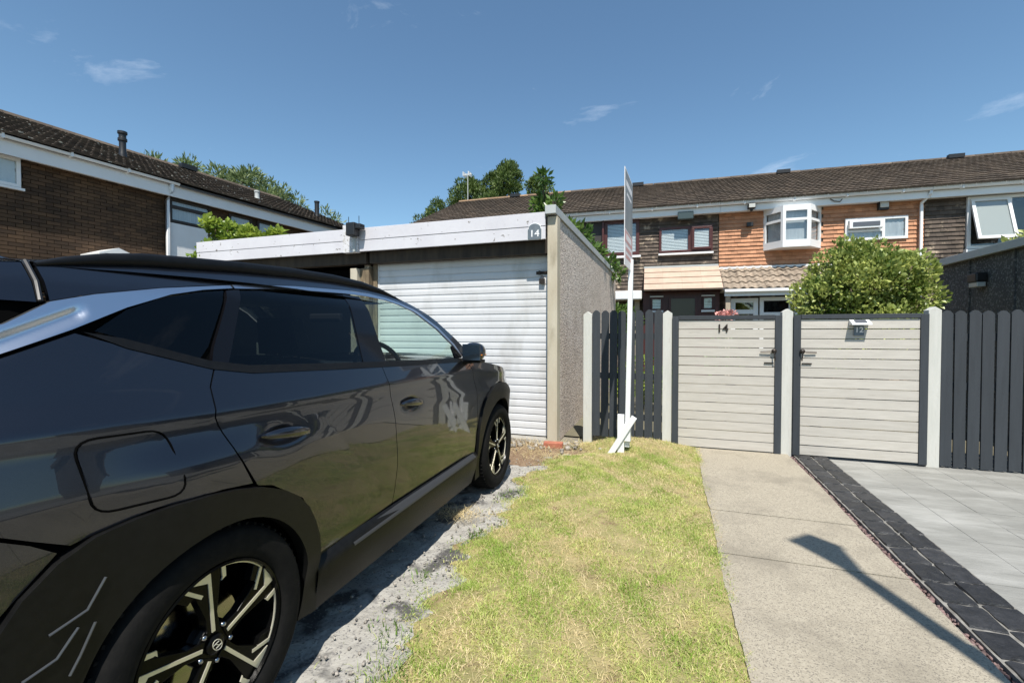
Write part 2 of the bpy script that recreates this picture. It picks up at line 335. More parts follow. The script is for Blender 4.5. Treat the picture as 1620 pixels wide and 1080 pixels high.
# gravel strip of slate chips
def chips(name, n, fn, s0, s1, mat, label, cat, flat=.4):
    V = []; F = []
    for i in range(n):
        x, y, z = fn(); s = random.uniform(s0, s1); a = random.uniform(0, 6.28); q = []
        Rm = Matrix.Rotation(a, 3, 'Z') @ Matrix.Rotation(random.uniform(-.5,.5), 3, 'X')
        for dx, dy, dz in ((-1,-.7,-1),(1,-.6,-1),(.9,.7,-1),(-.8,.8,-1),(-.7,-.5,1),(.8,-.5,1),(.7,.5,1),(-.6,.6,1)):
            v = Rm @ Vector((dx*s*random.uniform(.7,1.1), dy*s, dz*s*flat)); q.append((x+v.x, y+v.y, z+v.z))
        b = len(V); V += q; F += [(b,b+3,b+2,b+1),(b+4,b+5,b+6,b+7),(b,b+1,b+5,b+4),(b+1,b+2,b+6,b+5),(b+2,b+3,b+7,b+6),(b+3,b,b+4,b+7)]
    return tag(inst(name, np_mesh(name, np.array(V), np.array(F), mat), None), label, cat, kind='stuff')
chips('slate_chippings', 1500, lambda: (random.uniform(1.20,1.272), random.uniform(1.2,5.7), random.uniform(.0,.014)), .005, .016, MT['slate'], 'purple slate chippings between path and charcoal block edging', 'chippings')
# charcoal block edging
edg = tag(empty('block_edging'), kind='structure')
MB().box(1.262,1.575,.7,5.72,-.03,.0295).build('mortar_bed', MT['joint'], edg)
def block_mesh(seed):
    r = random.Random(seed); n = 5
    def f(a, b):
        x = (a-.5)*.149; y = (b-.5)*.205; e = min(a, 1-a, b, 1-b)
        z = .038 if e > .01 else .006
        return (x+(r.uniform(-.004,.004)), y+r.uniform(-.004,.004), z+(r.uniform(-.0035,.0035) if e > .01 else 0))
    m = MB(); us = [0,.05,.3,.55,.8,.95,1]; 
    vs = [f(a, b) for a in us for b in us]; k = len(us)
    m.add(vs, [(i*k+j, (i+1)*k+j, (i+1)*k+j+1, i*k+j+1) for i in range(k-1) for j in range(k-1)])
    return m.mesh('block', MT['block'])
bms = [block_mesh(i) for i in range(6)]
for r_ in range(2):
    for k in range(24):
        y = .82+.206*k+(.04 if r_ else 0)
        if y > 5.66: continue
        inst('block', random.choice(bms), edg, (1.342+.152*r_+random.uniform(-.003,.003), y, random.uniform(-.003,.003)), (random.uniform(-.02,.02), random.uniform(-.02,.02), random.choice((0, math.pi))+random.uniform(-.03,.03)))
# imprinted concrete drive in ashlar bays
imp = tag(empty('imprinted_driveway'), kind='structure')
MB().add([(1.56,.62,.006),(9,.62,.006),(9,6.4,.006),(1.56,6.4,.006)], [(0,1,2,3)]).build('joint_base', MT['imprint_joint'], imp)
def slab_mesh(wx, ly, i):
    m = MB(); m.prism([(-wx/2,-ly/2,0),(wx/2,-ly/2,0),(wx/2,ly/2,0),(-wx/2,ly/2,0)], (0,0,.014)); return m.mesh('slab', MT['imprint'])
sizes = [(.297,.597),(.297,.447),(.297,.297)]; sms = [slab_mesh(a, b, 0) for a, b in sizes]
for cxi in range(14):
    x = 1.56+.15+.3*cxi; y = .7+random.choice((0,.15,.3)); 
    while y < 5.55:
        k = random.randrange(3); ly = sizes[k][1]+.004
        if not (x > 5.4 and False): inst('slab', sms[k], imp, (x, y+ly/2, .0+random.uniform(0,.0015)))
        y += ly

# ------------------------------------------------------------------ garages
def garage_door(parent, x0, x1, z0, z1, y, mat, n):
    d = MB().box(x0, x1, y, y+.03, z0, z1).build('door_panel', mat, parent)
    pitch = (z1-z0)/n; w = x1-x0
    m = MB(); m.prism([(0,0,.0),(0,-.011,.004),(0,-.0125,pitch*.5),(0,-.010,pitch-.016),(0,0,pitch-.010)], (w-.06,0,0)); me = m.mesh('slat', mat)
    for k in range(n): inst('slat', me, d, (x0+.03, y, z0+k*pitch))
    MB().box(x0, x0+.03, y-.016, y, z0, z1).build('door_stile', mat, d); MB().box(x1-.03, x1, y-.016, y, z0, z1).build('door_stile', mat, d)
    return d
G = thing('garage', 'white doored garage with number 14 plaque and pebbledash side wall', 'garage', (-2.75,5.42,0)); gx, gy = 2.75, -5.42
def gb(name, x0, x1, y0, y1, z0, z1, mat, parent=G, bevel=0, ox=None):
    l = parent
    while l.parent: l = l.parent
    ax, ay = -l.location.x, -l.location.y
    return MB().box(x0+ax, x1+ax, y0+ay, y1+ay, z0, z1).build(name, mat, parent, bevel=bevel)
gb('corner_post', -1.408, -1.285, 5.40, 5.56, -.02, 2.74, MT['conc_post'], bevel=.006)
sw = empty('side_wall', (0,0,0), 0, G)
for k in range(7):
    y0 = 5.562+.90*k; gb('wall_panel', -1.40, -1.312, y0, y0+.895, -.02, 2.75, MT['pebble'], sw)
gb('rear_wall', -4.1, -1.42, 11.8, 11.86, 0, 2.7, MT['pebble'])
gb('party_wall', -4.18, -4.1, 5.6, 11.8, 0, 2.7, MT['pebble'])
gb('roof_deck', -4.16, -1.33, 5.44, 11.9, 2.70, 2.755, MT['felt'])
gb('coping', -1.42, -1.288, 5.33, 11.92, 2.757, 2.858, MT['grey_trim'], bevel=.004)
fa = gb('fascia', -4.10, -1.425, 5.365, 5.40, 2.468, 2.622, MT['fascia'], bevel=.003)
gb('fascia', -4.10, -1.425, 5.36, 5.40, 2.626, 2.79, MT['fascia'], bevel=.003)
gb('lintel', -4.0, -1.41, 5.47, 5.60, 2.315, 2.60, MT['lintel'])
gb('door_frame', -4.03, -3.965, 5.585, 5.68, 0, 2.31, MT['peel_wood']); gb('door_frame', -1.432, -1.41, 5.585, 5.68, 0, 2.31, MT['peel_wood'])
gb('floor_slab', -4.1, -1.33, 5.44, 11.8, -.03, .018, MT['drive'])
dr = garage_door(G, -3.965+2.75, -1.434+2.75, .03, 2.318, 5.625-5.42, MT['door_white'], 25)
bolt = MB().box(1.145,1.345,.182,.193,2.075,2.115).tube([(1.15,.175,2.098),(1.36,.175,2.098)], .009, 8).box(1.18,1.20,.165,.193,2.07,2.12).box(1.29,1.31,.165,.193,2.07,2.12).build('bolt', MT['iron'], dr)
MB().box(1.19,1.26,.150,.182,1.955,2.02).tube([(1.21,.168,2.02),(1.212,.168,2.05),(1.225,.168,2.062),(1.238,.168,2.05),(1.24,.168,2.02)], .006, 6).build('padlock', MT['iron'], dr, bevel=.004)
# number plaque
pq = []
for a in range(0, 181, 15): pq.append((.075*math.cos(R(a)), 0, .055*math.sin(R(a))+.055))
pq = [(.085,0,-.075),(.085,0,.045),(.072,0,.05)]+pq[1:-1]+[(-.072,0,.05),(-.085,0,.045),(-.085,0,-.075)]
plq = MB().prism(pq, (0,-.012,0)).build('number_plaque', MT['plaque'], G, loc=(-1.555+2.75,5.359-5.42,2.545))
MB().prism([(p[0]*1.08, .004, p[2]*1.08) for p in pq], (0,-.008,0)).build('plaque_rim', MT['white'], plq)
inst('numerals', text_mesh('14', .115, .002, MT['white'], 'numerals', 1.1), plq, (0,-.0135,-.012), (R(90),0,0))

G2 = thing('garage', 'left half of the garage pair with overgrown fascia end and dark open doorway', 'garage', (-5.7,5.42,0))
gb('fascia', -7.22, -4.345, 5.365, 5.40, 2.468, 2.622, MT['fascia'], G2, .003); gb('fascia', -7.22, -4.345, 5.36, 5.40, 2.626, 2.79, MT['fascia'], G2, .003)
gb('fascia_cover_block', -4.343, -4.102, 5.33, 5.41, 2.455, 2.84, MT['fascia_peel'], G2, .004)
gb('lintel', -7.2, -4.06, 5.47, 5.60, 2.315, 2.60, MT['lintel'], G2)
gb('centre_post', -4.30, -4.185, 5.43, 5.58, -.02, 2.25, MT['conc_post'], G2, .006)
gb('timber_frame', -4.18, -4.035, 5.50, 5.66, -.02, 2.255, MT['peel_wood'], G2, .004)
gb('dark_doorway', -7.1, -4.3, 5.62, 5.66, 0, 2.26, MT['void'], G2)  # black sheet standing in for the darkness inside the open garage
gb('side_wall', -7.22, -7.12, 5.42, 11.8, -.02, 2.75, MT['pebble'], G2); gb('rear_wall', -7.1, -4.2, 11.8, 11.86, 0, 2.7, MT['pebble'], G2)
gb('roof_deck', -7.18, -4.17, 5.44, 11.9, 2.70, 2.755, MT['felt'], G2)
fl = gb('security_light', -4.19, -4.05, 5.20, 5.325, 2.66, 2.84, MT['black'], G2, .012)
gb('lamp_bracket', -4.15, -4.12, 5.30, 5.37, 2.46, 2.80, MT['grey_trim'], G2); gb('sensor_hood', -4.07, -3.97, 5.22, 5.33, 2.75, 2.82, MT['black'], G2, .01)
for sx in (-4.19, -4.02): gb('bird_spike', sx, sx+.006, 5.26, 5.266, 2.82, 2.93, MT['black'], G2)
tag(MB().box(-.11,.11,-.05,.05,0,.065).build('loose_brick', MT['terracotta'], bevel=.006, loc=(-1.27,5.16,.012), rot=(0,0,.12)), 'loose red brick lying at the foot of the garage corner post', 'brick')

GR = thing('garage', 'dark pebbledash concrete panel garage behind the charcoal fence', 'garage', (5.6,7.3,0))
gs = empty('side_wall', (0,0,0), 0, GR)
for k in range(5):
    y0 = 4.9+.95*k
    gb('wall_panel', 4.22, 4.32, y0, y0+.945, -.02, 2.46, MT['pebble_dark'], gs)
    gb('panel_joint', 4.20, 4.24, y0+.935, y0+.955, -.02, 2.455, MT['pebble_dark'], gs)
gb('rear_wall', 4.3, 7.0, 9.6, 9.65, 0, 2.46, MT['pebble_dark'], GR); gb('front_wall', 4.33, 7.0, 4.86, 4.93, 0, 2.46, MT['pebble_dark'], GR); gb('far_wall', 6.95, 7.0, 4.95, 9.55, 0, 2.46, MT['pebble_dark'], GR)
gb('roof_deck', 4.2, 7.1, 4.8, 9.72, 2.462, 2.52, MT['felt'], GR)
gb('roof_edge_trim', 4.13, 4.198, 4.75, 9.74, 2.42, 2.53, MT['grey_trim'], GR, .004)
wl = gb('wall_light', 4.08, 4.218, 8.28, 8.50, 2.06, 2.19, MT['black'], GR, .02); gb('lamp_glass', 4.10, 4.20, 8.29, 8.49, 1.99, 2.058, MT['lamp_glass'], wl, .01)

# ------------------------------------------------------------------ posts, fences, gates
FY = 5.67
def post(x, label, hgt=1.6):
    m = MB(); h = .052
    m.box(-h, h, -h, h, -.05, hgt-.035)
    m.add([(-h,-h,hgt-.035),(h,-h,hgt-.035),(h,h,hgt-.035),(-h,h,hgt-.035),(0,-h,hgt),(0,h,hgt)], [(0,1,4),(1,2,5,4),(2,3,5),(3,0,4,5)])
    tag(m.build('fence_post', MT['post'], loc=(x, FY, 0), bevel=.003), label, 'post', 'pale grey fence and gate posts')
post(-.955, 'pale grey pointed post beside the pebbledash garage wall'); post(-.028, 'pale grey pointed post between the left picket panel and gate 14')
post(1.192, 'pale grey pointed post between the two slatted gates'); post(2.462, 'pale grey pointed post between the right gate and right picket fence')
def picket_mesh(h, w=.088):
    b = w/2; t = .018
    return MB().prism([(-b,0,.03),(b,0,.03),(b,0,h-.034),(b*.45,0,h-.006),(0,0,h),(-b*.45,0,h-.006),(-b,0,h-.034)], (0,t,0)).mesh('picket', MT['charcoal'])
pk = picket_mesh(1.56, .090)
def picket_fence(x0, x1, label):
    t = thing('picket_fence', label, 'fence', ((x0+x1)/2, FY, 0), group='charcoal picket fences'); cx_ = (x0+x1)/2; n = round((x1-x0)/.1045); pw = (x1-x0)/n
    for k in range(n): inst('picket', pk, t, (x0+pw*(k+.5)-cx_, -.045, random.uniform(-.006,.006)+(.05 if x1 < 1 else 0)), (0, random.uniform(-.004,.004), 0))
    for z in (.33, .82, 1.30): MB().box(x0-cx_+.001, x1-cx_-.001, -.026, .012, z-.035, z+.035).build('rail', MT['charcoal'], t)
    return t
picket_fence(-.902, -.081, 'short charcoal picket fence panel behind the sale board post')
picket_fence(2.515, 4.19, 'charcoal picket fence on the right in front of the dark garage')
def gate(x0, x1, label, num, latch_right, bottom=.045):
    c = (x0+x1)/2; t = thing('garden_gate', label, 'gate', (c, FY-.03, 0), group='slatted gates'); W2 = (x1-x0)/2; top = 1.53; sw_ = .068
    for s in (-1, 1):
        a, b = sorted((s*W2, s*(W2-sw_))); MB().box(a, b, -.045, .01, bottom-.01, top).build('stile', MT['charcoal'], t, bevel=.003)
    MB().box(-W2+sw_+.001, W2-sw_-.001, -.048, .012, top-.042, top+.004).build('top_rail', MT['charcoal'], t, bevel=.003)
    n = 14; pitch = (top-.045-bottom)/n; me = MB().box(-W2+sw_+.002, W2-sw_-.002, -.034, -.014, 0, pitch-.008).mesh('slat', MT['slat'])
    for k in range(n): inst('slat', me, t, (0, random.uniform(-.001,.001), bottom+.004+k*pitch+random.uniform(-.0012,.0012)), (0, random.uniform(-.0015,.0015), 0))
    br = MB(); d = Vector((2*(W2-sw_), 0, 1.0)).normalized(); p = Vector((-d.z, 0, d.x))*.035
    a = Vector((-W2+sw_, -.012, .2)); b = Vector((W2-sw_, -.012, 1.2)); br.prism([a-p, b-p, b+p, a+p], (0,.02,0)).build('brace', MT['charcoal'], t)
    lx = (W2-sw_*.5-.045)*(1 if latch_right else -1); s = -1 if latch_right else 1
    lt = MB().lathe([(0,-.075),(.022,-.07),(.026,-.06),(.024,-.048),(.012,-.045),(0,-.045)], 14, 'y', (lx,0,1.145)).build('latch', MT['iron'], t, smooth=True)
    MB().tube([(lx,-.066,1.14),(lx-s*.004,-.075,1.09),(lx-s*.008,-.07,1.045)], [.006,.007,.008], 8).build('latch_drop_handle', MT['iron'], lt)
    MB().tube([(lx,-.058,1.145),(lx+s*.13,-.052,1.138),(lx+s*.13,-.052,1.128),(lx+s*.03,-.056,1.13)], .0045, 6).build('latch_bar', MT['iron'], lt)
    MB().box(min(lx,lx+s*.09), max(lx,lx+s*.09), -.046, -.036, 1.01, 1.022).build('latch_keep', MT['iron'], lt)
    if num: inst('numerals', text_mesh(num, .125, .004, MT['iron'], 'numerals'), t, (-.03, -.040, 1.387), (R(90),0,0))
    return t
gate(.026, 1.138, 'slatted greige gate with dark number 14 beside the lawn', '14', True)
g2 = gate(1.246, 2.408, 'slatted greige gate with solar number light, right of centre post', None, False)
sl = MB().add([(-.085,-.13,1.435),(.085,-.13,1.435),(.085,-.036,1.478),(-.085,-.036,1.478),(-.085,-.13,1.422),(.085,-.13,1.422),(.085,-.036,1.422),(-.085,-.036,1.422)],
     [(0,1,2,3),(4,7,6,5),(0,4,5,1),(1,5,6,2),(2,6,7,3),(3,7,4,0)]).build('solar_number_light', MT['upvc'], g2, loc=(.0,0,0))
MB().prism([(-.05,-.118,1.444),(.05,-.118,1.444),(.05,-.055,1.473),(-.05,-.055,1.473)], (0,0,.003)).build('solar_panel', MT['solar'], sl)
nb = MB().box(-.042,.042,-.05,-.036,1.315,1.421).build('number_box', MT['plaque'], sl); 
inst('numerals', text_mesh('12', .075, .001, MT['sign_white'], 'numerals'), nb, (0,-.0515,1.37), (R(90),0,0))

# ------------------------------------------------------------------ estate agent board
SG = thing('sale_board', 'tall white posted estate agent board seen edge on by the fence', 'sign', (-.43,5.05,0), R(-2.3))
MB().box(-.024,.024,-.024,.024,.12,2.12).build('post', MT['white'], SG, rot=(0,R(.9),0), bevel=.002)
MB().box(-.035,.035,-.055,-.027,-.05,.47).build('stake', MT['white'], SG, loc=(-.06,0,0), bevel=.002)
MB().box(-.03,.03,-.085,-.057,-.06,.53).build('brace', MT['white'], SG, loc=(-.19,0,.0), rot=(0,R(31),0), bevel=.002)
MB().box(-.04,.04,-.056,.0261,.19,.36).build('clamp_block', MT['white'], SG, loc=(.0,-.002,0))
bd = MB().box(.026,.032,-.50,.11,2.0,2.94).build('board', MT['sign_white'], SG)
MB().box(.0325,.0335,-.485,.095,2.36,2.925).build('dark_panel', MT['sign_dark'], bd)
MB().box(.0325,.0335,-.485,.095,2.23,2.345).build('red_band', MT['sign_red'], bd)
for z0, z1, y0, y1 in ((2.78,2.84,-.42,.03),(2.70,2.73,-.36,-.02)): MB().box(.0337,.0342,y0,y1,z0,z1).build('lettering', MT['sign_white'], bd)
for z0, z1, y0, y1 in ((2.26,2.32,-.40,0),): MB().box(.0337,.0342,y0,y1,z0,z1).build('lettering', MT['sign_white'], bd)
for z0, z1, y0, y1 in ((2.15,2.19,-.42,.03),(2.08,2.115,-.42,.03)): MB().box(.0325,.0332,y0,y1,z0,z1).build('lettering', MT['sign_red'], bd)

# lamp column behind the photographer (its shadow falls on the path)
LP = thing('lamp_post', 'grey street lamp column with tapered lantern on the pavement', 'street lamp', (1.80,.55,0))
MB().lathe([(.0,-.05),(.085,-.05),(.085,.9),(.06,.95),(.046,4.3),(.05,4.46),(0,4.46)], 20).build('column', MT['lamp_col'], LP, smooth=True, auto=True)
MB().lathe([(0,4.46),(.06,4.465),(.135,4.92),(.0,4.92)], 4).build('lantern', MT['lamp_glass'], LP, smooth=True, auto=True)
MB().lathe([(0,4.97),(.12,4.96),(.15,4.95),(.15,4.92),(0,4.92)], 4).build('lantern_cap', MT['lamp_col'], LP, smooth=True, auto=True)

# ------------------------------------------------------------------ houses
def window(parent, x0, x1, z0, z1, y, fm, bars=(), hbars=(), fw=.055, inside='blind', depth=.05, name='window'):
    """front at y (looking along +y); frame proud of wall"""
    fr = MB(); y0, y1 = y-depth, y+.02
    fr.box(x0, x1, y0, y1, z1-fw, z1); fr.box(x0, x1, y0, y1, z0, z0+fw); fr.box(x0, x0+fw, y0, y1, z0+fw, z1-fw); fr.box(x1-fw, x1, y0, y1, z0+fw, z1-fw)
    for b in bars: fr.box(b-fw*.5, b+fw*.5, y0+.002, y1, z0+fw, z1-fw)
    for (a, b, z) in hbars: fr.box(a, b, y0+.004, y1, z-fw*.5, z+fw*.5)
    o = fr.build(name, fm, parent, bevel=.004)
    MB().box(x0+fw*.8, x1-fw*.8, y-.014, y-.008, z0+fw*.8, z1-fw*.8).build('pane', MT['pane'], o)
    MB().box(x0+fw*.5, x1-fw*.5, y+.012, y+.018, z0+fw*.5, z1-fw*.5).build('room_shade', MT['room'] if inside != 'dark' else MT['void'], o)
    if inside == 'blind':
        b = MB(); n = int((z1-z0-2*fw)/.045)
        for k in range(n):
            z = z0+fw+.045*k; b.add([(x0+fw,y-.002,z+.006),(x1-fw,y-.002,z+.006),(x1-fw,y+.009,z+.036),(x0+fw,y+.009,z+.036)], [(0,1,2,3)])
        tag(b.build('blind', MT['blind'], o), kind='stuff')
    elif inside == 'curtain':
        c = MB(); n = 40
        vs = [(x0+fw+(x1-x0-2*fw)*i/n, y+.003+.005*math.sin(i*1.9), z) for i in range(n+1) for z in (z0+fw, z1-fw)]
        c.add(vs, [(2*i, 2*i+2, 2*i+3, 2*i+1) for i in range(n)]); c.build('curtain', MT['curtain'], o, smooth=True)
    return o
def hung_tiles(parent, x0, x1, z0, z1, y, holes, mat, name='hung_tiles'):
    m = MB(); g = .112; tw = .168; r = 0; z = z0
    while z < z1-.02:
        x = x0-(tw/2 if r % 2 else 0)
        while x < x1-.005:
            a, b = max(x, x0)+.0015, min(x+tw, x1)-.0015; zt = min(z+g+.01, z1)
            cxm, czm = (a+b)/2, z+g/2
            if b-a > .02 and not any(h[0] < cxm < h[1] and h[2] < czm < h[3] for h in holes):
                t = random.uniform(.020,.030); j = random.uniform(-.004,.004)
                m.add([(a,y-t-.012,z+j),(b,y-t-.012,z+j),(b,y-.006,zt),(a,y-.006,zt),(a,y-.004,z+j),(b,y-.004,z+j),(b,y-.001,zt),(a,y-.001,zt)], [(0,1,2,3),(0,4,5,1),(1,5,6,2),(3,7,4,0),(3,2,6,7)])
            x += tw
        z += g; r += 1
    return tag(m.build(name, mat, parent), kind='stuff')
def tile_shape(wd=.3, ln=.37, th=.034, roll=.014):
    xs = [(0,0),(.04,roll),(.085,roll*1.05),(.125,.004),(.16,.004),(.20,roll),(.245,roll*1.05),(.285,.004),(wd-.003,0)]
    n = len(xs); V = []; F = []
    for (v, up) in ((0, th), (ln, 0)):
        for x, h in xs: V.append((x, v, h+up))
    for x, h in xs: V.append((x, 0, 0 if h < .01 else h*.45))
    for i in range(n-1): F.append((i, i+1, n+i+1, n+i)); F.append((2*n+i, 2*n+i+1, i+1, i))
    V += [(0,ln,-.0),(0,0,0)]; F.append((0, n, len(V)-2, len(V)-1))
    return V, F
TV, TF = tile_shape(th=.044, roll=.010)
def roof_slope(parent, origin, along, up, length, slope, mat, gauge=.31, wd=.3, objs=False, jit=.004, keep=None):
    """tiles on a plane: origin at the eave, along = ridge direction, up = up the slope"""
    A = Vector(along).normalized(); U = Vector(up).normalized(); Nn = A.cross(U).normalized()
    if Nn.z < 0: Nn = -Nn
    Bm = Matrix((A, U, Nn)).transposed().to_4x4(); nr = int(slope/gauge)+1; nc = int(length/wd)+1; O_ = Vector(origin); big = MB()
    tm = MB().add(TV, TF).mesh('roof_tile', mat) if objs else None
    for r in range(nr):
        for c in range(nc):
            if c*wd > length-.05 or r*gauge > slope-.05: continue
            l = O_+A*(c*wd)+U*(r*gauge-.02)+Nn*(.02+random.uniform(0, jit))
            tilt = Matrix.Rotation(random.uniform(-.010,.010), 4, 'Z') @ Matrix.Rotation(random.uniform(-.006,.006), 4, 'Y')
            Tm = Matrix.Translation(l) @ Bm @ tilt
            if objs and (keep is None or keep(r, c)):
                o = bpy.data.objects.new('roof_tile', tm); o.matrix_basis = Tm; link(o, parent)
            else: big.add([Tm @ Vector(v) for v in TV], TF)
    if big.v: tag(big.build('roof_tiles', mat, parent), kind='stuff')
EY, EZ, RY, RZ = 14.62, 5.10, 19.0, 7.06
def terrace_house(x0, x1, label, body_mat, ridge_mat, left_end=False, right_end=False):
    TA = R(2.3); hx = (x0+x1)/2-1.35; t = thing('terraced_house', label, 'house', (1.35+hx*math.cos(TA), 15.0+hx*math.sin(TA), 0), TA); ax = -(x0+x1)/2; ay = -15.0
    B = lambda name, a, b, c, d, e, f, mat, par=t, bev=0: MB().box(a+ax, b+ax, c+ay, d+ay, e, f).build(name, mat, par, bevel=bev)
    B('wall', x0+.002, x1-.002, 15.0, 22.9, -.02, 4.92, body_mat)
    rf = empty('roof', (0,0,0), 0, t)
    MB().prism([(x0+ax,EY+ay,EZ-.03),(x0+ax,RY+ay,RZ-.03),(x0+ax,23.4+ay,EZ-.03),(x0+ax,23.4+ay,EZ-.12),(x0+ax,RY+ay,RZ-.2),(x0+ax,EY+.1+ay,EZ-.08)], (x1-x0-.004,0,0)).build('roof_deck', MT['felt'], rf)
    sl_ = math.hypot(RY-EY, RZ-EZ)
    roof_slope(rf, (x0+ax, EY-.05+ay, EZ-.012), (1,0,0), (0,RY-EY,RZ-EZ), x1-x0, sl_, MT['roof_tile'])
    rg = MB(); n = int((x1-x0)/.45)
    for k in range(n):
        a = x0+ax+(x1-x0)*k/n; b = a+(x1-x0)/n-.012
        prof = [(-.13,-.035),(-.10,.03),(-.05,.07),(0,.085),(.05,.07),(.10,.03),(.13,-.035)]; h = random.uniform(-.006,.006)
        vs = [(q, RY+ay+p, RZ+.03+s_+h) for q in (a, b) for p, s_ in prof]; m_ = len(prof)
        rg.add(vs, [(i, i+1, m_+i+1, m_+i) for i in range(m_-1)]+[tuple(range(m_)), tuple(range(2*m_-1, m_-1, -1))])
    tag(rg.build('ridge_tiles', ridge_mat, rf), kind='stuff')
    B('soffit', x0, x1-.002, 14.76, 15.0, 4.86, 4.90, MT['soffit']); B('fascia_board', x0, x1-.002, 14.72, 14.758, 4.84, 5.06, MT['upvc'])
    if left_end:
        MB().prism([(x0-.03+ax,EY+ay,EZ-.1),(x0-.03+ax,RY+ay,RZ-.1),(x0-.03+ax,RY+ay,RZ+.02),(x0-.03+ax,EY+ay,EZ+.02)], (.03,0,0)).build('verge_board', MT['felt'], rf)
        MB().prism([(x0+.01+ax,15.0+ay,4.92),(x0+.01+ax,22.9+ay,4.92),(x0+.01+ax,RY+ay,RZ-.25)], (.12,0,0)).build('gable', body_mat, t)
    g = MB(); pr = [(-.055,.035),(-.06,0),(-.04,-.045),(0,-.06),(.04,-.045),(.055,0)]
    vs = [(q+ax, 14.655+ay+p, 5.075+s_) for q in (x0, x1-.004) for p, s_ in pr]; m_ = len(pr)
    g.add(vs, [(i, i+1, m_+i+1, m_+i) for i in range(m_-1)]+[tuple(range(m_)), tuple(range(2*m_-1, m_-1, -1))])
    for k in range(4):
        q = x0+ax+(x1-x0)*(k+.5)/4
        g.box(q-.02, q+.02, 14.59+ay, 14.715+ay, 5.01, 5.115)
    g.build('gutter', MT['upvc'], t)
    B('roof_vent', (x0+x1)/2-.1, (x0+x1)/2+.32, RY-.25, RY-.1, RZ+.0, RZ+.125, MT['black'], rf)
    return t, ax, ay, B

# end house, mostly behind the garages
h16, ax, ay, B = terrace_house(-8.7, -3.72, 'end terraced house with brown roof rising behind the garages', MT['brown_tile'], MT['ridge'], left_end=True)
window(h16, -6.9+ax, -5.4+ax, 3.75, 4.75, 15.0+ay, MT['maroon'], bars=(-6.1+ax,))
# number 14: brown hung tiles
h14, ax, ay, B = terrace_house(-3.716, 1.35, 'brown tile hung terraced house with maroon windows and buff porch canopy', MT['brown_tile'], MT['roof_tile'])
W14 = [(-2.0,-.93,3.75,4.86), (-.34,1.17,3.76,4.53), (-2.95,-2.0,3.75,4.86)]
hung_tiles(h14, -3.7+ax, 1.335+ax, 2.4, 4.86, 15.0+ay, [(a+ax, b+ax, c, d) for a, b, c, d in W14]+[(-.76+ax,1.34+ax,2.3,3.25)], MT['brown_tile'])
window(h14, -2.0+ax, -.93+ax, 3.76, 4.85, 14.97+ay, MT['maroon'], fw=.10)
window(h14, -.34+ax, .56+ax, 3.77, 4.54, 14.965+ay, MT['maroon'], fw=.07)
MB().box(.562+ax, 1.178+ax, 14.90+ay, 14.98+ay, 3.77, 4.545).build('casement_box', MT['maroon'], h14)
window(h14, .60+ax, 1.14+ax, 3.83, 4.50, 14.89+ay, MT['maroon'], fw=.065, depth=.04)
B('dark_panel', -2.9, -2.02, 14.93, 14.99, 3.76, 4.86, MT['panel_dark'], h14)
B('window_post', -2.06, -2.0, 14.82, 14.93, 3.76, 4.86, MT['maroon'], h14)
B('sill', -2.9, -.88, 14.86, 14.98, 3.67, 3.735, MT['white'], h14, .005); B('sill', -.36, 1.2, 14.86, 14.98, 3.69, 3.745, MT['white'], h14, .005)
B('floodlight', .18, .62, 14.66, 14.80, 4.70, 4.93, M('green_grey_lamp', (.05,.07,.07), rough=.3), h14, .02)
# porch canopy, four courses of flat buff tiles
cn = empty('porch_canopy', (0,0,0), 0, h14); cU = Vector((0, 1.0, .78)); cL = cU.length; cU.normalize(); cN = Vector((0,-cU.z,cU.y))
MB().prism([(-.76+ax,14.0+ay,2.55),(-.76+ax,15.0+ay,3.33),(-.76+ax,15.0+ay,2.56)], (2.1,0,0)).build('canopy_core', MT['maroon'], cn)
for r_ in range(4):
    for c_ in range(4):
        Tm = Matrix.Translation(Vector((-.77+ax+.53*c_, 14.0+ay, 2.545))+cU*(.315*r_-.03)+cN*(.012)) @ Matrix((Vector((1,0,0)), cU, cN)).transposed().to_4x4() @ Matrix.Rotation(-.075, 4, 'X')
        m = MB().box(.0005,.5295,0,.34,.0,.055); o = m.build('canopy_tile', MT['pink_tile'], cn, bevel=.003); o.matrix_basis = Tm
B('canopy_flashing', -.78, 1.34, 14.9, 14.97, 3.31, 3.37, MT['grey_trim'], cn)
B('porch_wall', -.8, 1.33, 14.5, 14.54, 0, 2.545, MT['maroon'], h14)
window(h14, -.57+ax, -.25+ax, 2.0, 2.37, 14.48+ay, MT['maroon'], fw=.045, inside='blind'); window(h14, .86+ax, 1.16+ax, 2.0, 2.38, 14.48+ay, MT['maroon'], fw=.045, inside='blind')
for (a, b) in ((-.6,-.22),(.83,1.19)): B('window_trim', a, b, 14.40, 14.44, 1.93, 1.99, MT['white'], h14); B('window_trim', a, b, 14.40, 14.44, 2.385, 2.42, MT['white'], h14)
dd = B('front_door', .0, .66, 14.46, 14.498, 0, 2.33, M('olive_glazed_door', (.07,.06,.035), rough=.3), h14); B('door_frame', -.06, -.003, 14.44, 14.498, 0, 2.36, MT['maroon'], dd); B('door_frame', .663, .72, 14.44, 14.498, 0, 2.36, MT['maroon'], dd)
B('flat_canopy', -3.4, -.83, 14.25, 14.99, 2.32, 2.58, MT['upvc'], h14, .03); B('porch_pier', -1.05, -.9, 14.55, 14.7, 0, 2.32, MT['render_cream'], h14)
# number 12: terracotta hung tiles, bay window
h12, ax, ay, B = terrace_house(1.354, 6.38, 'orange tile hung terraced house with white bay window', MT['brown_tile'], MT['roof_tile'])
hung_tiles(h12, 1.36+ax, 6.375+ax, 3.2, 4.86, 15.0+ay, [(2.6+ax,3.98+ax,3.8,4.9),(4.6+ax,5.98+ax,3.9,4.46)], MT['orange_tile'])
